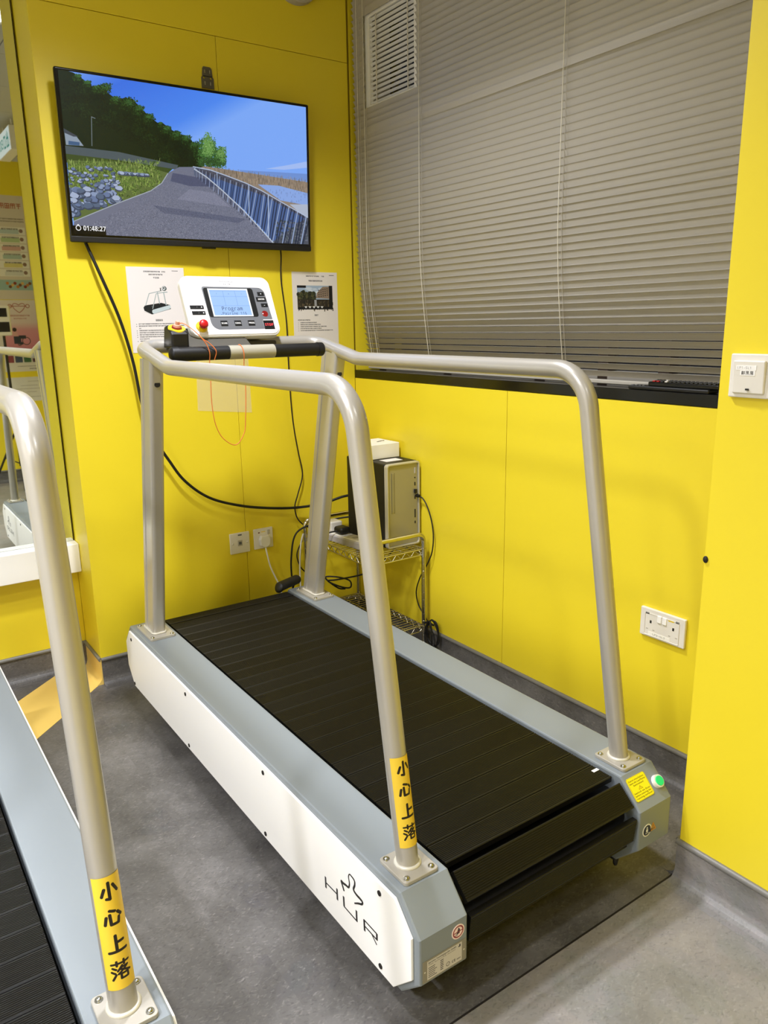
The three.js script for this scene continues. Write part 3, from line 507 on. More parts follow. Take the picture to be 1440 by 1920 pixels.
// ================================================================ TELEVISION
{
  // the picture: a lakeside path with railing, drawn in the pixels of a 1280 x 720 frame
  const P = (a, b) => { // crop coordinates of the photograph's screen to frame pixels
    const TL = [47, 70], TR = [1222, 262], BR = [1236, 920], BL = [113, 866];
    let u = 0.5, v = 0.5; for (let i = 0; i < 12; i++) { const f = (k) => (1 - u) * (1 - v) * TL[k] + u * (1 - v) * TR[k] + u * v * BR[k] + (1 - u) * v * BL[k]; const du = (k) => (1 - v) * (TR[k] - TL[k]) + v * (BR[k] - BL[k]), dv = (k) => (1 - u) * (BL[k] - TL[k]) + u * (BR[k] - TR[k]); const ex = a - f(0), ey = b - f(1), D = du(0) * dv(1) - du(1) * dv(0); u += (ex * dv(1) - ey * dv(0)) / D; v += (du(0) * ey - du(1) * ex) / D; }
    return [u * 1280, v * 720];
  };
  const picture = canvas(1280, 720, (c, w, h) => {
    const r = rng(42), poly = (pts, fill) => { c.fillStyle = fill; c.beginPath(); pts.map((p) => P(...p)).forEach((p, i) => (i ? c.lineTo(...p) : c.moveTo(...p))); c.closePath(); c.fill(); };
    const line = (pts, lw, st) => { c.strokeStyle = st; c.lineWidth = lw; c.beginPath(); pts.map((p) => P(...p)).forEach((p, i) => (i ? c.lineTo(...p) : c.moveTo(...p))); c.stroke(); };
    const g = c.createLinearGradient(0, 0, w * 0.2, h * 0.62); g.addColorStop(0, '#7ba4f0'); g.addColorStop(0.3, '#3a6fdf'); g.addColorStop(0.8, '#4d86ec'); g.addColorStop(1, '#7aa6f4'); c.fillStyle = g; c.fillRect(0, 0, w, h);
    poly([[1000, 545], [1120, 530], [1228, 515], [1228, 545], [1100, 552]], 'rgba(190,200,235,0.55)'); poly([[860, 548], [1232, 575], [1232, 612], [880, 560]], '#6d8fd0');
    // wooded hill
    poly([[40, 60], [110, 84], [150, 115], [190, 150], [232, 158], [262, 185], [292, 207], [330, 200], [360, 205], [395, 250], [440, 292], [470, 318], [490, 315], [530, 350], [580, 376], [620, 398], [660, 432], [690, 480], [690, 560], [70, 460]], '#10200f');
    const leaf = (a, b, n, sx, sy, cols, q0, q1) => { for (let i = 0; i < n; i++) { const p = P(a + (r() + r() - 1) * sx, b + (r() + r() - 1) * sy); c.fillStyle = cols[(r() * cols.length) | 0]; c.beginPath(); c.ellipse(p[0], p[1], (q0 + r() * q1) * 0.55, (q0 + r() * q1) * 0.4, r() * 3, 0, 7); c.fill(); } };
    for (let i = 0; i < 90; i++) { const t = r(), a = 60 + t * 600, b = 110 + t * 330 + r() * 130; leaf(a, b, 60, 34, 26, [['#0c1a0c', '#13240f', '#0a150b'], ['#14260f', '#1c3314', '#0e1c0d'], ['#0a130a', '#0d190c', '#112010']][(r() * 3) | 0], 3, 7); }
    for (const [a, b, q] of [[125, 100, 18], [165, 130, 20], [205, 152, 22], [240, 150, 34], [285, 205, 26], [340, 222, 44], [385, 250, 30], [430, 288, 28], [482, 322, 12], [510, 345, 26], [555, 372, 30], [600, 392, 30], [640, 425, 32], [670, 470, 34]]) { leaf(a, b + 8, 260, q, q * 0.8, ['#15290f', '#1e3715', '#284a1c', '#10200e'], 3, 5); leaf(a + q * 0.2, b - 2, 90, q * 0.8, q * 0.5, ['#31562a', '#3f6a35', '#284a22'], 2, 4); }
    leaf(705, 450, 1500, 46, 62, ['#2f5426', '#3f6a31', '#4f7f3c', '#28471f'], 3, 5); leaf(705, 400, 300, 22, 40, ['#4d7a3a', '#6b9750'], 2, 4); leaf(712, 440, 500, 36, 48, ['#6b9a4f', '#86ad66', '#57853f'], 2, 4); leaf(768, 485, 1000, 34, 56, ['#35602c', '#48743a', '#28491f'], 3, 5); leaf(772, 470, 300, 26, 40, ['#5f8c49', '#749c58'], 2, 4); leaf(712, 508, 700, 66, 28, ['#2c4d25', '#1f3a1b', '#3c6330'], 3, 5);
    // house, retaining wall, lamp post
    poly([[72, 352], [120, 380], [152, 430], [80, 425]], '#8b98a8'); poly([[70, 345], [130, 385], [110, 385], [72, 366]], '#3d444f'); poly([[90, 405], [135, 412], [135, 428], [90, 424]], '#3c5a80'); line([[186, 430], [184, 290], [200, 298]], 3, '#7a848c');
    poly([[76, 428], [300, 458], [565, 522], [560, 545], [300, 500], [80, 470]], '#4a565c'); poly([[80, 468], [300, 498], [540, 540], [520, 560], [82, 510]], '#394a22');
    // bank with grass and stones
    poly([[84, 500], [300, 505], [470, 545], [520, 560], [500, 600], [440, 650], [300, 712], [112, 802]], '#5a6a3a');
    for (let i = 0; i < 420; i++) { const a = 90 + r() * 400, b = 505 + r() * 190; if (b > 760 - (a - 90) * 0.3) continue; leaf(a, b, 5, 12, 8, ['#3d5522', '#506b2c', '#667f3c', '#2c4018', '#7d9448'], 3, 5); }
    for (let i = 0; i < 900; i++) { const a = 90 + r() * 390, b = 505 + r() * 150; if (b > 700 - (a - 90) * 0.2) continue; const p = P(a, b); c.strokeStyle = ['#86a04a', '#6c8a3a', '#a7b765', '#47622a'][(r() * 4) | 0]; c.lineWidth = 1.6; c.beginPath(); c.moveTo(p[0], p[1]); c.lineTo(p[0] + (r() - 0.5) * 12, p[1] - 8 - r() * 12); c.stroke(); }
    for (let i = 0; i < 230; i++) { const t = r(), a = 95 + t * 330, lo = 520 + t * 30 + (a < 300 ? 100 * r() : 20), b = a < 300 && r() < 0.7 ? 640 + r() * 130 - (a - 95) * 0.35 : lo; const p = P(a, b), q = 6 + r() * (b > 620 ? 20 : 8); c.fillStyle = '#39435a'; c.beginPath(); c.ellipse(p[0] + 2, p[1] + 3, q, q * 0.66, 0, 0, 7); c.fill(); c.fillStyle = ['#66779c', '#8797b8', '#55657f', '#a3b0cb'][(r() * 4) | 0]; c.beginPath(); for (let k = 0; k < 7; k++) { const A = k / 7 * 6.283, R = q * (0.75 + 0.4 * r()); c.lineTo(p[0] + R * Math.cos(A), p[1] + R * 0.62 * Math.sin(A)); } c.closePath(); c.fill(); }
    // reeds, water, shore
    poly([[690, 528], [800, 545], [1232, 615], [1234, 800], [1000, 680], [640, 545]], '#8d7f72');
    for (let i = 0; i < 900; i++) { const t = r(), a = 690 + t * 545, b = 545 + t * 75 + r() * 50; const p = P(a, b); c.strokeStyle = ['#7b6b5c', '#a8937a', '#93816b', '#5f5548'][(r() * 4) | 0]; c.lineWidth = 1.4; c.beginPath(); c.moveTo(...p); c.lineTo(p[0] + (r() - 0.5) * 3, p[1] - 14 - r() * 12); c.stroke(); }
    poly([[960, 620], [1070, 628], [1232, 668], [1234, 728], [1080, 700]], '#86a4e0'); for (let i = 0; i < 60; i++) { const p = P(990 + r() * 240, 640 + r() * 70); c.strokeStyle = 'rgba(60,70,100,0.6)'; c.lineWidth = 1.5; c.beginPath(); c.moveTo(p[0], p[1]); c.lineTo(p[0], p[1] + 10); c.stroke(); }
    poly([[1130, 720], [1234, 722], [1236, 800]], '#aab4c8'); poly([[1040, 905], [1236, 780], [1238, 925], [1050, 918]], '#7f7a66');
    for (let i = 0; i < 160; i++) { const p = P(1050 + r() * 180, 800 + r() * 110); c.fillStyle = ['#9c9a8c', '#5d6a48', '#c2c0b4', '#4a4a44'][(r() * 4) | 0]; c.beginPath(); c.ellipse(p[0], p[1], 3 + r() * 7, 3 + r() * 4, 0, 0, 7); c.fill(); }
    // path
    poly([[570, 531], [640, 531], [700, 575], [770, 640], [880, 740], [960, 820], [1045, 915], [108, 880], [114, 802], [300, 708], [440, 648], [490, 610], [520, 560]], '#6d7185');
    for (let i = 0; i < 9000; i++) { const t = Math.pow(r(), 0.6), b = 540 + t * 360, lo = b < 650 ? 500 - (b - 540) * 0.6 : 440 - (b - 650) * 1.55, hi = 650 + (b - 540) * 1.08; const p = P(Math.max(112, lo) + r() * (hi - Math.max(112, lo)), b); c.fillStyle = r() < 0.5 ? 'rgba(30,32,48,0.35)' : 'rgba(190,190,206,0.32)'; c.fillRect(p[0], p[1], 1.5 + t * 2.5, 1 + t); }
    poly([[540, 560], [700, 590], [760, 630], [620, 625], [530, 600]], 'rgba(40,46,80,0.45)'); poly([[450, 720], [760, 770], [900, 790], [860, 810], [500, 760]], 'rgba(40,46,80,0.28)');
    poly([[620, 640], [740, 660], [820, 730], [560, 690]], 'rgba(200,200,220,0.16)');
    line([[114, 802], [300, 708], [440, 648], [490, 610], [518, 562]], 4, '#a4acb8');
    // railing
    poly([[635, 531], [720, 548], [800, 577], [900, 615], [980, 652], [1235, 787], [1238, 925], [1050, 915], [960, 815], [880, 735], [770, 640], [700, 585]], 'rgba(40,52,84,0.62)');
    for (let i = 0; i < 62; i++) { const t = Math.pow(i / 61, 1.6), top = t < 0.5 ? [640 + t * 560, 533 + t * 200] : [920 + (t - 0.5) * 640, 633 + (t - 0.5) * 312], bot = [645 + t * 410, 545 + Math.pow(t, 0.9) * 370]; bot[0] += t * 10; const lean = (r() - 0.5) * 26 * t; const b2 = [top[0] + (bot[0] - top[0]) * 0.35 + lean, top[1] + 40 + t * 215]; line([top, b2], 1.5 + t * 6, i % 3 ? '#1d2740' : '#8ea0c4'); }
    line([[635, 530], [720, 547], [800, 576], [900, 614], [980, 651], [1236, 788]], 5, '#aebcd6'); line([[640, 540], [700, 580], [770, 640], [880, 742], [960, 825], [1046, 916]], 6, '#b7bfcc');
    for (const [a, b, d] of [[645, 532, 12], [752, 560, 62], [912, 620, 145], [1015, 668, 215]]) line([[a, b], [a + 2, b + d]], 3 + d / 60, '#9fb0cf');
    // clock strip
    c.fillStyle = '#050507'; const t0 = P(113, 824), t1b = P(247, 868); c.fillRect(0, t0[1], t1b[0], 720 - t0[1]); c.fillStyle = '#f2f2f2'; c.font = 'bold 32px sans-serif'; c.fillText('01:48:27', 46, 703, 108); c.lineWidth = 4; c.strokeStyle = '#f2f2f2'; c.beginPath(); c.arc(24, 692, 11, 0, 7); c.moveTo(20, 677); c.lineTo(28, 677); c.stroke();
  });
  const tw = 0.894, th = 0.519, t = thing('television', 'flat television on the yellow wall showing a lakeside path under blue sky', 'television', [-0.6823, 1.8522, 0.07]);
  t.rotation.set(0.04, -0.03, 0, 'YXZ');
  const body = new THREE.Group();
  part('casing', rbox(-tw / 2, -th / 2, -0.02, tw / 2, th / 2, 0.0, 0.006), mat.blackGloss, t);
  part('back_cover', rbox(-tw / 2 + 0.06, -th / 2 + 0.02, -0.05, tw / 2 - 0.06, th / 2 - 0.12, -0.018, 0.012), mat.black, t);
  part('wall_bracket', rbox(-0.15, -0.12, -0.064, 0.15, 0.1, -0.048, 0.004), mat.darkGrey, t);
  const sw = tw - 0.024, sh = th - 0.036, sy = 0.008;
  part('screen', fitUV(box(-sw / 2, sy - sh / 2, -0.001, sw / 2, sy + sh / 2, 0.0006), 'x', 'y'), M({ color: 0x050505, emissive: 0xffffff, emissiveMap: picture, emissiveIntensity: 0.85, roughness: 0.25 }), t, 'lit screen');
  part('chin', rbox(-tw / 2 + 0.002, -th / 2 + 0.001, -0.001, tw / 2 - 0.002, -th / 2 + 0.019, 0.003, 0.002), mat.black, t);
  part('sensor', rbox(-0.025 + 0.03, -th / 2 - 0.005, -0.012, 0.025 + 0.03, -th / 2 + 0.004, 0.002, 0.002), mat.blackGloss, t);
  const s = new THREE.RectAreaLight(0x86a4e8, 0.22, sw, sh); s.name = 'screen_glow'; s.position.set(0, sy, 0.004); s.rotation.y = Math.PI; t.add(s);
}
{ // steel hanger left on the wall above the television
  const h = thing('steel_hanger', 'small grey steel hanger plate on the wall above the television', 'bracket', [-0.5925, 2.17, 0]);
  const sp = [[-0.0225, -0.034], [0.0235, -0.034], [0.0235, 0.0], [0.02, 0.005], [0.018, 0.03], [0.012, 0.036], [-0.013, 0.036], [-0.017, 0.03], [-0.019, 0.004], [-0.0225, 0.001]];
  const holes = [[-0.013, 0.0], [0.013, 0.0]].map(([x, y]) => Array.from({ length: 12 }, (_, i) => [x + 0.0036 * Math.cos(i * Math.PI / 6), y + 0.0036 * Math.sin(i * Math.PI / 6)]));
  part('plate', extr(sp, 0.004, 0.0006, holes).translate(0, 0, 0.0004), M({ color: 0x77736c, metalness: 0.8, roughness: 0.4 }), h);
  part('fold', rbox(-0.016, 0.004, 0.004, 0.016, 0.0065, 0.008, 0.001), mat.darkGrey, h);
  for (const [x, y] of [[-0.0095, 0.02], [0.0095, 0.02], [-0.0105, -0.018], [0.0105, -0.018]]) part('slot_edge', rbox(x - 0.002, y - 0.006, 0.004, x + 0.002, y + 0.006, 0.0055, 0.0015), mat.steel, h);
}
{ // round fitting high on the same wall
  const s = thing('wall_sounder', 'round grey fitting high on the television wall, cut by the top edge', 'sounder', [-0.222, 2.572, 0]);
  part('base', new THREE.CylinderGeometry(0.1, 0.102, 0.03, 48).rotateX(Math.PI / 2).translate(0, 0, 0.015), mat.plasticShade, s);
  part('cover', new THREE.LatheGeometry([[0.092, 0.03], [0.09, 0.045], [0.08, 0.055], [0, 0.058]].map((p) => new THREE.Vector2(...p)), 48).rotateX(Math.PI / 2), mat.plastic, s);
}

// ================================================================ PAPERS ON THE TELEVISION WALL
function sheet(name, label, cat, x, y, w, h, draw, px = 512) {
  const t = canvas(px, Math.round(px * h / w), draw), g = fitUV(box(x, y, 0.0003, x + w, y + h, 0.0012), 'x', 'y');
  return one(name, g, M({ map: t, roughness: 0.85 }), label, cat);
}
sheet('instruction_sheet', 'white instruction sheet with a treadmill picture, left of the console', 'notice', -0.9432, 1.2268, 0.21, 0.297, (c, w, h) => {
  const r = rng(101); c.fillStyle = '#ece6e4'; c.fillRect(0, 0, w, h); c.fillStyle = '#151515';
  smallPrint(c, r, 150, 32, 150, 11); smallPrint(c, r, 310, 32, 36, 11); c.fillRect(402, 26, 56, 4); smallPrint(c, r, 192, 56, 122, 11); smallPrint(c, r, 232, 82, 46, 13);
  // little treadmill picture
  c.lineCap = 'round'; c.strokeStyle = '#a7b1b2'; c.lineWidth = 7; const L = (...p) => { c.beginPath(); p.forEach((q, i) => (i ? c.lineTo(...q) : c.moveTo(...q))); c.stroke(); };
  c.fillStyle = '#c9c7c4'; c.beginPath(); c.moveTo(118, 372); c.lineTo(200, 402); c.lineTo(178, 378); c.fill();
  c.fillStyle = '#101312'; c.beginPath(); c.moveTo(124, 340); c.lineTo(138, 322); c.lineTo(285, 300); c.lineTo(362, 318); c.lineTo(368, 352); c.lineTo(196, 398); c.lineTo(130, 366); c.fill();
  L([145, 322], [184, 222], [300, 196]); c.lineWidth = 9; L([270, 304], [258, 208]); L([328, 316], [314, 210], [345, 208]); c.lineWidth = 7; L([205, 348], [246, 224], [262, 218], [336, 208]);
  c.fillStyle = '#c3d0d4'; c.beginPath(); c.roundRect(198, 326, 4, 4, 2); c.moveTo(206, 358); c.lineTo(352, 320); c.quadraticCurveTo(370, 318, 368, 336); c.quadraticCurveTo(366, 350, 350, 354); c.lineTo(216, 392); c.quadraticCurveTo(198, 392, 198, 374); c.quadraticCurveTo(198, 362, 206, 358); c.fill();
  c.fillStyle = '#4a5454'; c.beginPath(); c.ellipse(322, 178, 22, 20, 0, 0, 7); c.fill(); c.fillStyle = '#d7dcdc'; c.beginPath(); c.ellipse(318, 176, 15, 14, 0, 0, 7); c.fill(); c.fillStyle = '#333'; c.fillRect(310, 168, 16, 12); c.fillRect(284, 172, 8, 26);
  c.fillStyle = '#151515'; smallPrint(c, r, 222, 440, 62, 16);
  [[474, 330], [492, 430], [512, 14], [530, 240], [548, 240], [566, 290], [584, 300], [602, 80], [620, 240], [640, 110]].forEach(([y, l], i) => { if (![2, 7, 9].includes(i)) c.fillRect(48, y + 4, 6, 5); smallPrint(c, r, 70, y, Math.min(l, 410), 9); });
});
sheet('picture_sheet', 'white instruction sheet with a dark river photo, right of the console', 'notice', -0.2878, 1.2246, 0.21, 0.297, (c, w, h) => {
  const r = rng(202); c.fillStyle = '#e8e1da'; c.fillRect(0, 0, w, h); c.fillStyle = '#151515';
  smallPrint(c, r, 158, 34, 150, 11); smallPrint(c, r, 330, 34, 34, 11); c.fillRect(420, 26, 56, 5); smallPrint(c, r, 182, 76, 158, 14);
  const x = 52, y = 128, W = 402, Hh = 228; c.fillStyle = '#9fb2c6'; c.fillRect(x, y, W, Hh);
  for (let i = 0; i < 30; i++) { c.fillStyle = 'rgba(235,238,242,0.35)'; c.beginPath(); c.ellipse(x + 80 + r() * 250, y + 20 + r() * 70, 14 + r() * 30, 5 + r() * 8, 0, 0, 7); c.fill(); }
  c.fillStyle = '#2b2d1c'; c.fillRect(x, y + 70, 210, 70); for (let i = 0; i < 200; i++) { c.fillStyle = ['#2d3018', '#3d4020', '#20220f', '#55502c'][(r() * 4) | 0]; c.beginPath(); c.arc(x + r() * 200, y + 55 + r() * 80 + r() * 20, 6 + r() * 10, 0, 7); c.fill(); }
  c.fillStyle = '#8d7a66'; c.beginPath(); c.moveTo(x + 222, y + 70); c.lineTo(x + 290, y + 10); c.lineTo(x + 362, y + 8); c.lineTo(x + 362, y + 125); c.lineTo(x + 210, y + 118); c.fill(); c.fillStyle = '#3b3028'; for (let i = 0; i < 5; i++) for (let j = 0; j < 4; j++) c.fillRect(x + 240 + i * 24, y + 40 + j * 20 - i * 4, 11, 11);
  c.fillStyle = '#2a2416'; c.fillRect(x, y + 132, W, 96); for (let i = 0; i < 140; i++) { c.fillStyle = ['#4c4028', '#3a311e', '#6b5c42', '#1f1a10'][(r() * 4) | 0]; c.fillRect(x + r() * W, y + 132 + r() * 90, 3 + r() * 8, 12 + r() * 20); } c.fillStyle = '#a0a0a0'; c.fillRect(x + 190, y + 136, 26, 60);
  c.fillStyle = '#0d0b09'; c.fillRect(x + 362, y, 40, Hh); c.fillRect(x, y, 100, 22); c.fillRect(x, y + 205, W, 23); c.fillStyle = '#e8e8e8'; for (let i = 0; i < 5; i++) { c.beginPath(); c.moveTo(x + 74 + i * 46, y + 198); c.lineTo(x + 110 + i * 46, y + 198); c.lineTo(x + 92 + i * 46, y + 218); c.fill(); }
  c.fillStyle = '#151515'; smallPrint(c, r, 238, 404, 52, 15); smallPrint(c, r, 50, 452, 132, 12); [[478, 190], [497, 230], [516, 300], [535, 240], [554, 370]].forEach(([yy, l]) => { c.fillRect(50, yy + 4, 5, 5); smallPrint(c, r, 74, yy, l, 9); }); c.fillRect(398, 682, 70, 6);
});
one('plastic_pocket', fitUV(extr([[-0.71, 1.215], [-0.718, 1.003], [-0.494, 0.979], [-0.497, 1.208]], 0.0009).translate(0, 0, 0.0004), 'x', 'y'), M({ color: 0xf6f0d8, roughness: 0.25, transparent: true, opacity: 0.2 }), 'pale see-through plastic sheet on the wall below the handlebar', 'sheet');

// ================================================================ SOCKETS AND SWITCH
const bevelPlate = (w, h, d = 0.009) => { const g = slab(roundRect(w, h, 0.003), d, 0.0025); return g; };
{
  const s = thing('data_outlet', 'white square data outlet plate, left of the plugged socket', 'outlet', [-0.6264 + 0.043, 0.4119 + 0.043, 0.0003]);
  part('plate', bevelPlate(0.086, 0.086), mat.plastic, s);
  part('port_frame', rbox(-0.01, -0.012, 0.008, 0.01, 0.012, 0.0105, 0.001), mat.plasticShade, s); part('port', rbox(-0.006, -0.006, 0.009, 0.006, 0.006, 0.011, 0.0005), mat.grey, s);
  for (const x of [-0.032, 0.032]) part('screw', new THREE.SphereGeometry(0.0042, 16, 8).scale(1, 1, 0.5).translate(x, 0, 0.0092), mat.plastic, s);
  part('print', rbox(-0.008, 0.031, 0.0086, 0.009, 0.037, 0.0094, 0.0002), mat.grey, s);
}
{
  const s = thing('wall_socket', 'white square single socket with a white plug in it', 'socket', [-0.5202 + 0.043, 0.4137 + 0.043, 0.0003]);
  part('plate', bevelPlate(0.086, 0.086), mat.plastic, s);
  part('rocker', rbox(0.018, 0.016, 0.008, 0.028, 0.034, 0.012, 0.0015), mat.plasticShade, s); part('indicator', rbox(-0.024, 0.024, 0.0085, -0.017, 0.029, 0.0096, 0.0004), M({ color: 0x6a1210, roughness: 0.5 }), s); part('print', rbox(-0.01, 0.027, 0.0085, 0.008, 0.03, 0.0093, 0.0002), mat.stickerYellow, s);
  const p = thing('mains_plug', 'white mains plug with its white flex hanging down to the floor', 'plug', [-0.5202 + 0.043, 0.4137 + 0.034, 0.0094]);
  const ps = [[-0.017, 0.024], [0.015, 0.024], [0.024, 0.008], [0.02, -0.016], [0.007, -0.026], [-0.008, -0.026], [-0.021, -0.016], [-0.024, 0.008]];
  part('body', extr(ps, 0.02, 0.003), mat.whiteCord, p);
  const X = (x) => x - (-0.4772), Y = (y) => y - 0.4477;
  part('flex', cable([[0, -0.02, 0.01], [X(-0.4745), Y(0.385), 0.022], [X(-0.466), Y(0.34), 0.024], [X(-0.449), Y(0.29), 0.03], [X(-0.436), Y(0.25), 0.04], [X(-0.43), Y(0.19), 0.05], [X(-0.428), Y(0.08), 0.055], [X(-0.43), Y(0.008), 0.06], [X(-0.4), Y(0.007), 0.075]], 0.0035, 80, 10), mat.whiteCord, p);
}
{
  const s = thing('double_socket', 'white double socket with two rocker switches on the window wall', 'socket', [-0.0003, 0.4204 + 0.043, 1.5187 + 0.073]); s.rotation.y = -Math.PI / 2;
  part('plate', bevelPlate(0.146, 0.086, 0.01), mat.plastic, s);
  part('inner_plate', bevelPlate(0.112, 0.066, 0.0012).translate(0, -0.004, 0.0095), mat.plastic, s);
  for (const k of [-1, 1]) {
    part('rocker', rbox(k * 0.0085 - 0.0068, 0.008, 0.009, k * 0.0085 + 0.0068, 0.03, 0.0145, 0.002).rotateX(-0.06), mat.white, s);
    part('indicator', rbox(k * 0.049 - 0.006, 0.025, 0.0096, k * 0.049 + 0.006, 0.0305, 0.0107, 0.0005), mat.slot, s);
    part('pin_slot', rbox(k * 0.037 - 0.003, 0.0, 0.01, k * 0.037 + 0.003, 0.009, 0.0112, 0.001), mat.slot, s);
    for (const dx of [-0.011, 0.011]) part('pin_slot', rbox(k * 0.037 + dx - 0.0035, -0.02, 0.01, k * 0.037 + dx + 0.0035, -0.0165, 0.0112, 0.0005), mat.plasticShade, s);
  }
  const tx = canvas(256, 48, (c, w, h) => { c.fillStyle = '#f6f3e8'; c.fillRect(0, 0, w, h); c.fillStyle = '#8a857c'; c.font = '36px monospace'; c.fillText('LP3-SL3', 50, 36); });
  part('name_strip', fitUV(rbox(-0.043, -0.0365, 0.0098, 0.028, -0.0255, 0.0112, 0.0003), 'x', 'y'), M({ map: tx, roughness: 0.7 }), s, 'printed circuit name strip'); part('print', rbox(0.02, 0.0245, 0.0098, 0.038, 0.0275, 0.0112, 0.0002), mat.stickerYellow, s);
}
{
  const s = thing('fan_switch', 'white rocker switch with two paper labels on the pillar', 'switch', [PX - 0.0003, 1.1588 + 0.043, 1.9305 + 0.043]); s.rotation.y = -Math.PI / 2;
  part('plate', bevelPlate(0.086, 0.086, 0.009), mat.plastic, s);
  part('rocker', rbox(-0.033, -0.034, 0.007, 0.033, 0.031, 0.015, 0.003).rotateX(0.05), mat.plastic, s);
  part('indicator', rbox(-0.003, -0.0275, 0.0145, 0.004, -0.024, 0.0172, 0.0005), mat.slot, s);
  const a = canvas(256, 60, (c, w, h) => { c.fillStyle = '#fbf9f6'; c.fillRect(0, 0, w, h); c.fillStyle = '#8f8a86'; c.font = '44px monospace'; c.fillText('LP1-SL1', 14, 45, 228); });
  const b = canvas(192, 64, (c, w, h) => { c.fillStyle = '#fbf9f6'; c.fillRect(0, 0, w, h); c.strokeStyle = '#3a3733'; ['fresh', 'wind', 'fan'].forEach((k, i) => strokes(c, HAN[k], 18 + i * 54, 9, 46, 46, 5)); });
  part('paper_label', fitUV(box(-0.026, 0.0125, 0.0148, 0.016, 0.0215, 0.0156), 'x', 'y').rotateX(0.05), M({ map: a, roughness: 0.8 }), s, 'white paper label with circuit name');
  part('paper_label', fitUV(box(-0.017, 0.002, 0.0148, 0.014, 0.0122, 0.0156), 'x', 'y').rotateX(0.05), M({ map: b, roughness: 0.8 }), s, 'white paper label with three Chinese characters');
}

// ================================================================ WIRE SHELF WITH COMPUTER
{
  const t = thing('wire_shelf', 'small chrome wire shelf unit in the corner under the window', 'shelf', [0, 0, 0]);
  const x0 = -0.298, x1 = -0.036, z0 = 0.04, z1 = 0.523, ys = 0.45;
  for (const z of [z0, z1]) {
    part('end_frame', tube(fillet([V(x0, 0.012, z), V(x0, ys + 0.062, z), V(x1, ys + 0.062, z), V(x1, 0.012, z)], [0.03, 0.03], 10), 0.0092, 150, 14), mat.chrome, t);
    for (const x of [x0, x1]) {
      const gs = []; for (let y = 0.06; y < ys - 0.03; y += 0.03) gs.push(new THREE.TorusGeometry(0.0092, 0.0007, 5, 16).rotateX(Math.PI / 2).translate(x, y, z)); part('post_rings', merge(gs), mat.chrome, t);
      part('foot', cyl(V(x, 0, z), V(x, 0.016, z), 0.013, 0.011), mat.black, t); part('corner_collar', merge([cyl(V(x, ys - 0.03, z), V(x, ys + 0.004, z), 0.0125), cyl(V(x, 0.1, z), V(x, 0.128, z), 0.0125)]), mat.chrome, t);
    }
  }
  for (const y of [ys, 0.128]) {
    const gs = [], rim = (a, b) => {                                         // a truss edge: two wires with a zigzag between
      gs.push(cyl(a, b, 0.0028, 0.0028, 8), cyl(a.clone().setY(y - 0.024), b.clone().setY(y - 0.024), 0.0028, 0.0028, 8)); const n = Math.round(a.distanceTo(b) / 0.022);
      for (let i = 0; i < n; i++) { const p = a.clone().lerp(b, i / n), q = a.clone().lerp(b, (i + 1) / n); p.y = y - (i % 2 ? 0.024 : 0); q.y = y - (i % 2 ? 0 : 0.024); gs.push(cyl(p, q, 0.0017, 0.0017, 6)); }
    };
    rim(V(x0, y, z0), V(x1, y, z0)); rim(V(x0, y, z1), V(x1, y, z1)); rim(V(x0, y, z0), V(x0, y, z1)); rim(V(x1, y, z0), V(x1, y, z1));
    const s = part('shelf_rim', merge(gs), mat.chrome, t), gw = cyl(V(0, 0, 0), V(x1 - x0, 0, 0), 0.0016, 0.0016, 6);
    for (let z = z0 + 0.02; z < z1 - 0.01; z += 0.0215) part('shelf_wire', gw, mat.chrome, s).position.set(x0, y + 0.0022, z);
    for (const x of [-0.21, -0.125]) part('cross_wire', cyl(V(x, y - 0.002, z0), V(x, y - 0.002, z1), 0.0024, 0.0024, 8), mat.chrome, s);
  }
}
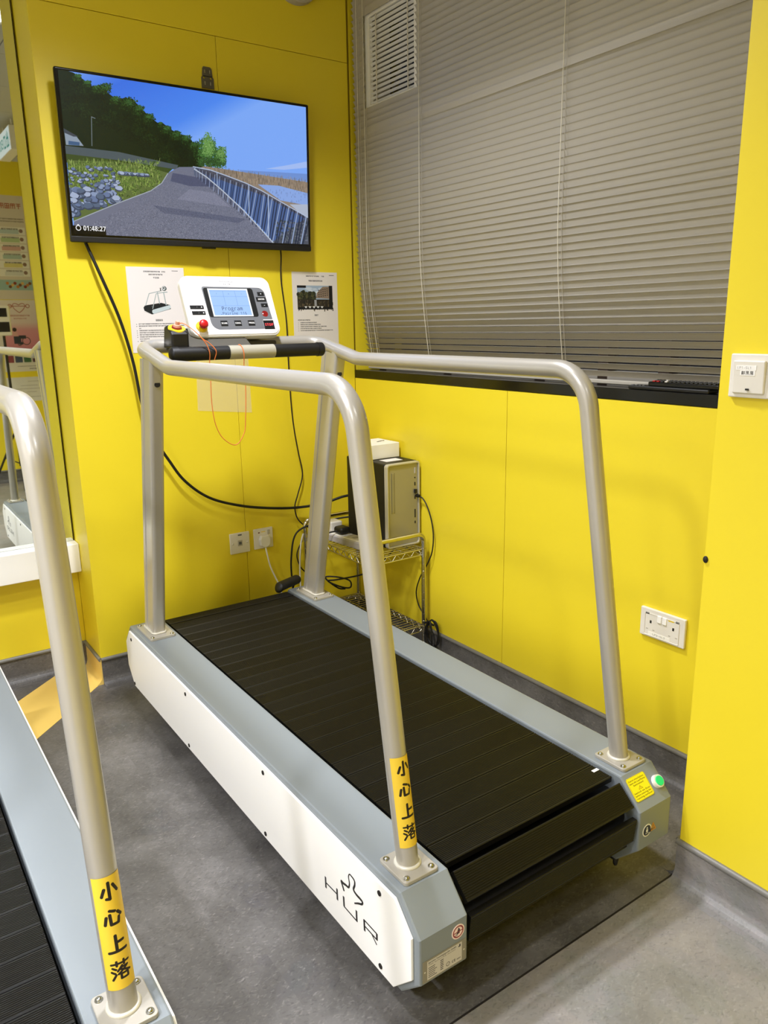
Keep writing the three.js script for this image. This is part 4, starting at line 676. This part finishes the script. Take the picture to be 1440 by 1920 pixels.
{
  const Y = 0.4545, x0 = -0.168, x1 = -0.0095, z0 = 0.18, z1 = 0.462, y1 = Y + 0.337;
  const t = thing('desktop_computer', 'black desktop computer with a silver front on the wire shelf', 'computer', [(x0 + x1) / 2, Y, (z0 + z1) / 2]);
  const w = (x1 - x0) / 2, d = (z1 - z0) / 2, h = y1 - Y;
  part('case', rbox(-w, 0.004, -d, w, h, d - 0.012, 0.005), mat.black, t);
  for (const a of [-0.05, 0.05]) part('foot', box(a - 0.015, 0, -0.1, a + 0.015, 0.005, 0.1), mat.black, t);
  const rimS = roundRect(2 * w, h - 0.002, 0.012); rimS.holes.push(new THREE.Path(roundRect(2 * w - 0.014, h - 0.016, 0.008).getPoints(8)));
  part('front_rim', slab(rimS, 0.02, 0.002).translate(0, h / 2 + 0.001, d - 0.014), M({ color: 0xc9c5b6, metalness: 0.4, roughness: 0.35 }), t, 'pale silver front rim');
  part('front_panel', slab(roundRect(2 * w - 0.015, h - 0.017, 0.007), 0.012, 0.001).translate(0, h / 2 + 0.001, d - 0.012), M({ color: 0xa7a28c, metalness: 0.45, roughness: 0.42 }), t, 'brushed silver front');
  const F = d + 0.0005, dv = [[-0.058, 0.134], [-0.046, 0.134], [-0.046, 0.29], [-0.058, 0.29]];
  part('drive_door', slab(roundRect(0.012, 0.156, 0.002), 0.0016, 0.0004).translate(-0.048, 0.222, F - 0.001), M({ color: 0x9d9882, metalness: 0.45, roughness: 0.4 }), t);
  part('drive_gap', merge([box(-0.0552, 0.142, F - 0.001, -0.0545, 0.302, F + 0.0002), box(-0.0415, 0.142, F - 0.001, -0.0408, 0.302, F + 0.0002)]), mat.darkGrey, t);
  part('power_button', rbox(0.055, 0.288, F - 0.001, 0.061, 0.312, F + 0.0015, 0.002), mat.plasticShade, t);
  for (const [y, hh] of [[0.272, 0.005], [0.247, 0.014], [0.218, 0.012], [0.193, 0.014], [0.128, 0.034], [0.092, 0.01]]) part('port', rbox(0.0555, y - hh / 2, F - 0.001, 0.0605, y + hh / 2, F + 0.0008, 0.0006), mat.slot, t);
  part('dongle', rbox(0.053, 0.21, F, 0.063, 0.226, F + 0.008, 0.001), mat.black, t, 'small black dongle');
  const b = one('white_box', rbox(-0.152, y1 + 0.0005, 0.19, -0.014, y1 + 0.059, 0.338, 0.002), mat.white, 'small white box on top of the computer', 'box');
  part('printed_mark', extr([[-0.1, -0.3], [-0.065, -0.285], [-0.06, -0.29], [-0.05, -0.275], [-0.068, -0.278], [-0.1, -0.292]], 0.0006).rotateX(-Math.PI / 2).translate(0.02, y1 + 0.0591, -0.02), mat.darkGrey, b);
  one('paper_slip', box(-0.128, y1 + 0.0003, 0.36, -0.05, y1 + 0.001, 0.41), mat.paper, 'white paper slip lying on top of the computer in front of the white box', 'paper');
  // extension strip with plugs beside the computer
  const s = thing('power_strip', 'light grey power strip on the wire shelf beside the computer', 'power strip', [-0.235, 0.4545, 0.305]); s.rotation.y = 0.12;
  part('body', rbox(-0.034, 0, -0.16, 0.034, 0.03, 0.16, 0.006), M({ color: 0xb3aeb0, roughness: 0.45 }), s); part('top_plate', rbox(-0.028, 0.028, -0.15, 0.028, 0.034, 0.15, 0.003), mat.plastic, s);
  for (let i = 0; i < 3; i++) part('outlet', rbox(-0.016, 0.033, 0.03 + i * 0.042 - 0.012, 0.016, 0.035, 0.03 + i * 0.042 + 0.012, 0.001), mat.plasticShade, s);
  const w1 = thing('white_adapter', 'white plug adapter in the power strip', 'adapter', [-0.236, 0.4895, 0.17]); part('body', rbox(-0.027, 0, -0.03, 0.027, 0.038, 0.03, 0.005), mat.plastic, w1); part('pin_slot', box(-0.0275, 0.014, -0.012, -0.0268, 0.02, 0.012), mat.slot, w1);
  const b1 = thing('black_plug', 'black plug in the power strip in front of the white adapter', 'plug', [-0.24, 0.4895, 0.245]); part('body', rbox(-0.024, 0, -0.03, 0.026, 0.028, 0.03, 0.012, 4), mat.black, b1); part('lead', cable([[-0.02, 0.012, 0], [-0.06, 0.008, -0.01], [-0.085, -0.01, -0.03], [-0.095, -0.06, -0.06], [-0.09, -0.13, -0.09]], 0.0034, 40), mat.cord, b1);
}

// ================================================================ CABLES
one('television_cable', cable([[-1.074, 1.6, 0.012], [-1.066, 1.572, 0.018], [-1.037, 1.484, 0.03], [-0.988, 1.342, 0.03], [-0.956, 1.194, 0.03], [-0.941, 1.061, 0.03], [-0.927, 0.983, 0.03], [-0.895, 0.9, 0.03], [-0.858, 0.833, 0.03], [-0.805, 0.749, 0.03], [-0.715, 0.67, 0.03], [-0.583, 0.616, 0.03], [-0.418, 0.58, 0.03], [-0.3, 0.568, 0.032], [-0.2, 0.575, 0.05], [-0.13, 0.6, 0.09], [-0.1, 0.62, 0.178]], 0.0054, 180, 10), mat.cord, 'thick black cable hanging in a wide curve from the television to the computer', 'cable');
one('thin_cable', cable([[-0.338, 1.6, 0.013], [-0.339, 1.575, 0.016], [-0.345, 1.497, 0.018], [-0.331, 1.335, 0.02], [-0.33, 1.168, 0.02], [-0.326, 0.997, 0.02], [-0.318, 0.9, 0.02], [-0.302, 0.796, 0.02], [-0.288, 0.704, 0.02], [-0.315, 0.62, 0.02], [-0.331, 0.571, 0.02], [-0.322, 0.52, 0.022], [-0.291, 0.484, 0.022], [-0.26, 0.462, 0.024], [-0.3, 0.42, 0.02], [-0.33, 0.36, 0.018], [-0.315, 0.3, 0.02], [-0.29, 0.27, 0.022]], 0.0028, 200, 8), mat.cordBrown, 'thin dark cable hanging wavily down the wall from the right of the television', 'cable');
one('usb_cable', cable([[-0.022, 0.655, 0.463], [-0.02, 0.653, 0.475], [-0.016, 0.644, 0.495], [-0.014, 0.6, 0.53], [-0.014, 0.518, 0.556], [-0.016, 0.44, 0.551], [-0.02, 0.378, 0.522], [-0.02, 0.31, 0.475], [-0.02, 0.245, 0.452], [-0.014, 0.19, 0.46], [-0.012, 0.152, 0.5], [-0.014, 0.1, 0.55], [-0.02, 0.05, 0.575]], 0.0026, 140, 8), mat.cord, 'black cable plugged into the front of the computer and hanging beside the shelf', 'cable');
part('usb_plug', rbox(-0.029, 0.648, 0.4635, -0.019, 0.66, 0.482, 0.002), mat.black, scene.children[scene.children.length - 1]);
{ // coil hung at the foot of the shelf
  const p = []; for (let i = 0; i <= 60; i++) { const a = i / 60 * Math.PI * 2 * 3; p.push([-0.04 + 0.016 * Math.sin(a * 0.5 + 0.6), 0.105 + (0.055 + 0.006 * Math.sin(i)) * Math.cos(a), 0.572 + 0.03 * Math.sin(a) + 0.004 * Math.sin(i * 0.7)]); }
  const c = thing('cable_coil', 'coil of black cable tied to the front right post of the wire shelf', 'cable', [0, 0, 0]); part('coil', cable(p, 0.0034, 240, 8), mat.cord, c); part('cable_tie', cable([[-0.05, 0.148, 0.542], [-0.044, 0.154, 0.56], [-0.04, 0.15, 0.59]], 0.0042, 20), mat.black, c);
}
one('looped_lead', cable([[-0.12, 0.445, 0.44], [-0.13, 0.4, 0.4], [-0.15, 0.35, 0.36], [-0.19, 0.315, 0.3], [-0.24, 0.3, 0.26], [-0.28, 0.295, 0.24], [-0.3, 0.29, 0.22], [-0.25, 0.262, 0.26], [-0.225, 0.262, 0.275], [-0.222, 0.285, 0.27], [-0.26, 0.302, 0.235], [-0.3, 0.3, 0.2], [-0.26, 0.255, 0.24], [-0.235, 0.25, 0.25]], 0.0034, 160, 8), mat.cord, 'black lead looping below the wire shelf', 'cable');
one('computer_lead', cable([[-0.1, 0.525, 0.179], [-0.13, 0.515, 0.12], [-0.19, 0.505, 0.08], [-0.27, 0.495, 0.06], [-0.345, 0.465, 0.05], [-0.375, 0.36, 0.05], [-0.37, 0.16, 0.05]], 0.0038, 70, 8), mat.cord, 'black lead entering the back of the computer below the thick television cable', 'cable');
one('white_lead', cable([[-0.318, 0.46, 0.06], [-0.325, 0.42, 0.05], [-0.335, 0.33, 0.05], [-0.339, 0.22, 0.055], [-0.337, 0.1, 0.06], [-0.335, 0.006, 0.07], [-0.338, 0.005, 0.25]], 0.0035, 120, 8), mat.whiteCord, 'white lead running down behind the treadmill to the floor', 'cable');
{
  const g = new THREE.CapsuleGeometry(0.02, 0.085, 8, 20); g.rotateZ(Math.PI / 2); g.scale(1, 0.9, 1.15); const p = g.attributes.position; for (let i = 0; i < p.count; i++) p.setY(i, p.getY(i) - 0.010 * Math.pow(p.getX(i) / 0.06, 2) + 0.003 * Math.sin(p.getX(i) * 130)); g.computeVertexNormals();
  g.rotateY(0.25); g.rotateZ(0.12); g.translate(-0.487, 0.3265, 0.226);
  const o = one('black_adapter', g, mat.black, 'black lump of an adapter lying at the front end of the treadmill belt', 'adapter');
  part('tail_lead', cable([[-0.437, 0.325, 0.215], [-0.43, 0.318, 0.2], [-0.435, 0.27, 0.165], [-0.44, 0.15, 0.14], [-0.44, 0.006, 0.14]], 0.0034, 40), mat.cord, o);
}

// ================================================================ ON THE SILL
{
  const r1 = thing('remote_control', 'black remote with red and white buttons lying on top of the other remote', 'remote', [0.026, 1.1357, 1.587]); r1.rotation.set(0, 0.02, 0.05);
  part('body', rbox(-0.021, 0, -0.105, 0.021, 0.013, 0.105, 0.004, 3), mat.blackGloss, r1);
  for (let i = 0; i < 15; i++) for (let j = 0; j < 3; j++) part('button', rbox(-0.0155 + j * 0.0115, 0.012, -0.095 + i * 0.0128, -0.0075 + j * 0.0115, 0.0155, -0.087 + i * 0.0128, 0.0012), (i === 0 || i === 1) && j === 0 ? mat.red : (i === 3 && j === 0) || (i === 2 && j === 2) ? mat.plastic : mat.darkGrey, r1);
  const r2 = thing('remote_control', 'black remote with few grey buttons lying underneath, on the black sill', 'remote', [0.022, 1.1243, 1.545]);
  part('body', rbox(-0.024, 0, -0.125, 0.024, 0.011, 0.125, 0.004, 3), mat.black, r2);
  for (let i = 0; i < 4; i++) part('button', rbox(-0.018, 0.0105, -0.118 + i * 0.012, -0.01, 0.0128, -0.11 + i * 0.012, 0.001), mat.grey, r2);
}

// ================================================================ WHAT THE MIRROR SHOWS: REAR WALL
function rearSheet(name, label, x, y, w, h, draw) {                      // right edge at x as seen in the mirror
  const g = fitUV(box(x - w, y - h, BACK - 0.0014, x, y, BACK - 0.0004), 'x', 'y', true), t = canvas(420, Math.round(420 * h / w), draw);
  return one(name, g, M({ map: t, roughness: 0.6 }), label, 'poster');
}
rearSheet('large_poster', 'tall pale poster with a red title and rows of coloured bars, seen in the mirror', -0.335, 2.41, 0.594, 0.84, (c, w, h) => {
  const r = rng(301); c.fillStyle = '#d9cdbd'; c.fillRect(0, 0, w, h); c.fillStyle = '#a0442c'; smallPrint(c, r, 16, 44, 200, 30); c.fillStyle = '#5a5048'; smallPrint(c, r, 10, 128, 260, 7); smallPrint(c, r, 10, 142, 240, 7);
  ['#b9c8cc', '#b8cc9a', '#d6a9a4', '#b0c4bc', '#e2d58a', '#d9d9d4'].forEach((k, i) => { for (const X of [8, 210]) { c.fillStyle = '#efeae0'; c.fillRect(X, 178 + i * 48, 186, 42); c.fillStyle = k; c.fillRect(X + 36, 192 + i * 48, 104, 24); c.fillStyle = '#3a3530'; smallPrint(c, r, X + 40, 184 + i * 48, 90, 9); c.fillStyle = '#8d6f62'; c.beginPath(); c.arc(X + 24, 198 + i * 48, 11, 0, 7); c.fill(); } });
  c.fillStyle = '#9dbab5'; c.fillRect(0, 480, w, 60); for (let i = 0; i < 10; i++) { c.fillStyle = ['#7c4a2a', '#c9803a', '#8b2f22', '#e0b26a'][i % 4]; c.beginPath(); c.arc(16 + i * 14, 500 + (i % 3) * 10, 9, 0, 7); c.fill(); }
});
rearSheet('pink_poster', 'pink poster with a person in a wheelchair, seen in the mirror', -0.322, 1.565, 0.297, 0.42, (c, w, h) => {
  const g = c.createLinearGradient(0, 0, 0, h); g.addColorStop(0, '#e6ddd6'); g.addColorStop(0.45, '#e2cfcb'); g.addColorStop(0.6, '#d99aa4'); g.addColorStop(1, '#cf7f90'); c.fillStyle = g; c.fillRect(0, 0, w, h); c.strokeStyle = '#a2503f'; c.lineWidth = 8; c.beginPath(); c.moveTo(210, 150); c.bezierCurveTo(90, 70, 150, 10, 210, 60); c.bezierCurveTo(270, 10, 330, 70, 210, 150); c.stroke(); c.beginPath(); c.arc(110, 72, 20, 0, 7); c.arc(310, 72, 20, 0, 7); c.stroke(); c.fillStyle = '#a2503f'; const r = rng(4); smallPrint(c, r, 100, 176, 220, 18); smallPrint(c, r, 140, 212, 150, 14);
  c.fillStyle = '#2a2020'; c.beginPath(); c.arc(290, 350, 24, 0, 7); c.fill(); c.fillStyle = '#d8a6a0'; c.fillRect(262, 376, 50, 60); c.fillStyle = '#27303f'; c.fillRect(230, 430, 80, 90); c.fillRect(210, 500, 46, 30); c.lineWidth = 9; c.strokeStyle = '#3a3a3e'; c.beginPath(); c.arc(170, 488, 44, 0, 7); c.stroke(); c.fillRect(170, 420, 80, 40); c.beginPath(); c.arc(250, 522, 18, 0, 7); c.stroke();
});
rearSheet('picture_poster', 'pale poster with a striped round picture left of the pink poster, seen in the mirror', -0.622, 1.565, 0.297, 0.42, (c, w, h) => { c.fillStyle = '#ddd5cc'; c.fillRect(0, 0, w, h); c.save(); c.beginPath(); c.arc(100, 230, 130, 0, 7); c.clip(); for (let i = 0; i < 16; i++) { c.fillStyle = i % 2 ? '#9a958c' : '#d0cbc2'; c.fillRect(0, 100 + i * 18, w, 18); } c.fillStyle = '#c98a84'; c.fillRect(40, 260, 60, 110); c.fillRect(110, 270, 60, 100); c.restore(); });
rearSheet('colour_poster', 'small white poster with rows of coloured squares below the pink one, seen in the mirror', -0.34, 1.14, 0.3, 0.18, (c, w, h) => { c.fillStyle = '#ddd8d2'; c.fillRect(0, 0, w, h); const r = rng(8); ['#5a3546', '#3f6a44', '#3c4a66', '#8a3d4c'].forEach((k, i) => { c.fillStyle = k; c.beginPath(); c.roundRect(16 + i * 98, 60, 84, 84, 8); c.fill(); }); c.fillStyle = '#3a3530'; smallPrint(c, r, 40, 186, 240, 8); smallPrint(c, r, 30, 214, 120, 14); c.fillStyle = '#a9a04a'; c.fillRect(0, 6, w, 34); });
rearSheet('text_sheet', 'white landscape text sheet, lowest on the rear wall, seen in the mirror', -0.352, 0.91, 0.297, 0.21, (c, w, h) => { c.fillStyle = '#dedbd5'; c.fillRect(0, 0, w, h); c.fillStyle = '#6a6660'; const r = rng(12); for (const [x, y, l] of [[20, 50, 150], [60, 100, 200], [30, 140, 300], [80, 180, 120], [20, 240, 320]]) smallPrint(c, r, x, y, l, 6); });
{ // exit sign hanging from the ceiling
  const e = thing('exit_sign', 'white and green exit sign box hanging from the ceiling, seen in the mirror', 'sign', [-0.6, 2.51, 3.085]);
  const tx = canvas(384, 128, (c, w, h) => { c.fillStyle = '#eef8f4'; c.fillRect(0, 0, w, h); c.strokeStyle = c.fillStyle = '#128f84'; strokes(c, HAN.exit1, 26, 18, 84, 90, 12); strokes(c, HAN.exit2, 122, 22, 74, 84, 12); c.font = 'bold 78px sans-serif'; c.fillText('EXIT', 212, 92, 156); });
  part('box', rbox(-0.035, 0, -0.226, 0.035, 0.156, 0.226, 0.004), mat.plastic, e);
  const fm = M({ color: 0x222222, emissive: 0xffffff, emissiveMap: tx, emissiveIntensity: 0.55, roughness: 0.4 });
  part('sign_face', fitUV(box(-0.0362, 0.006, -0.22, -0.035, 0.15, 0.22), 'z', 'y'), fm, e, 'lit face with green lettering'); part('sign_face', fitUV(box(0.035, 0.006, -0.22, 0.0362, 0.15, 0.22), 'z', 'y', true), fm, e, 'lit face with green lettering');
  part('hanger', merge([cyl(V(0, 0.155, -0.15), V(0, 0.209, -0.15), 0.006), cyl(V(0, 0.155, 0.15), V(0, 0.209, 0.15), 0.006)]), mat.plastic, e);
}
{ // monitor on a black tripod
  const t = thing('tripod_monitor', 'small white monitor on a black tripod, seen in the mirror', 'monitor', [-0.665, 0, 3.9]);
  part('pole', merge([cyl(V(0, 0.18, 0), V(0, 1.27, 0), 0.011), cyl(V(0, 0.42, 0), V(0, 0.5, 0), 0.017)]), mat.black, t);
  for (let i = 0; i < 3; i++) { const a = i * 2.094 + 0.4, c = Math.cos(a), s = Math.sin(a); part('leg', merge([cyl(V(c * 0.015, 0.47, s * 0.015), V(c * 0.26, 0.008, s * 0.26), 0.009), cyl(V(0, 0.2, 0), V(c * 0.13, 0.25, s * 0.13), 0.005)]), mat.black, t); }
  part('casing', rbox(-0.14, 1.27, -0.05, 0.06, 1.51, 0.03, 0.012, 3), mat.plastic, t); part('window', merge([rbox(-0.13, 1.42, -0.053, 0.035, 1.49, -0.049, 0.003), rbox(-0.13, 1.3, -0.053, 0.045, 1.38, -0.049, 0.003)]), mat.slot, t);
}

// ================================================================ CEILING DOWNLIGHTS
LAMPS.forEach(([x, z], i) => {
  const where = ['over the front of the middle treadmill', 'over the left treadmill', 'near the pillar behind the camera', 'over the left side of the room, nearer the mirror', 'over the left side of the room, farther from the mirror', 'above the rear of the room'][i];
  const l = thing('downlight', 'round white ceiling downlight ' + where, 'lamp', [x, H - 0.001, z], 'ceiling downlights');
  part('ring', new THREE.LatheGeometry([[0.098, -0.004], [0.1, -0.012], [0.118, -0.012], [0.122, -0.006], [0.122, 0], [0.098, 0]].map((p) => new THREE.Vector2(...p)), 40), mat.plastic, l);
  part('lens', new THREE.CylinderGeometry(0.098, 0.098, 0.006, 40).translate(0, -0.004, 0), M({ color: 0xffffff, emissive: LAMP_COLOR, emissiveIntensity: 4, roughness: 0.5 }), l);
});

renderer.render(scene, camera);
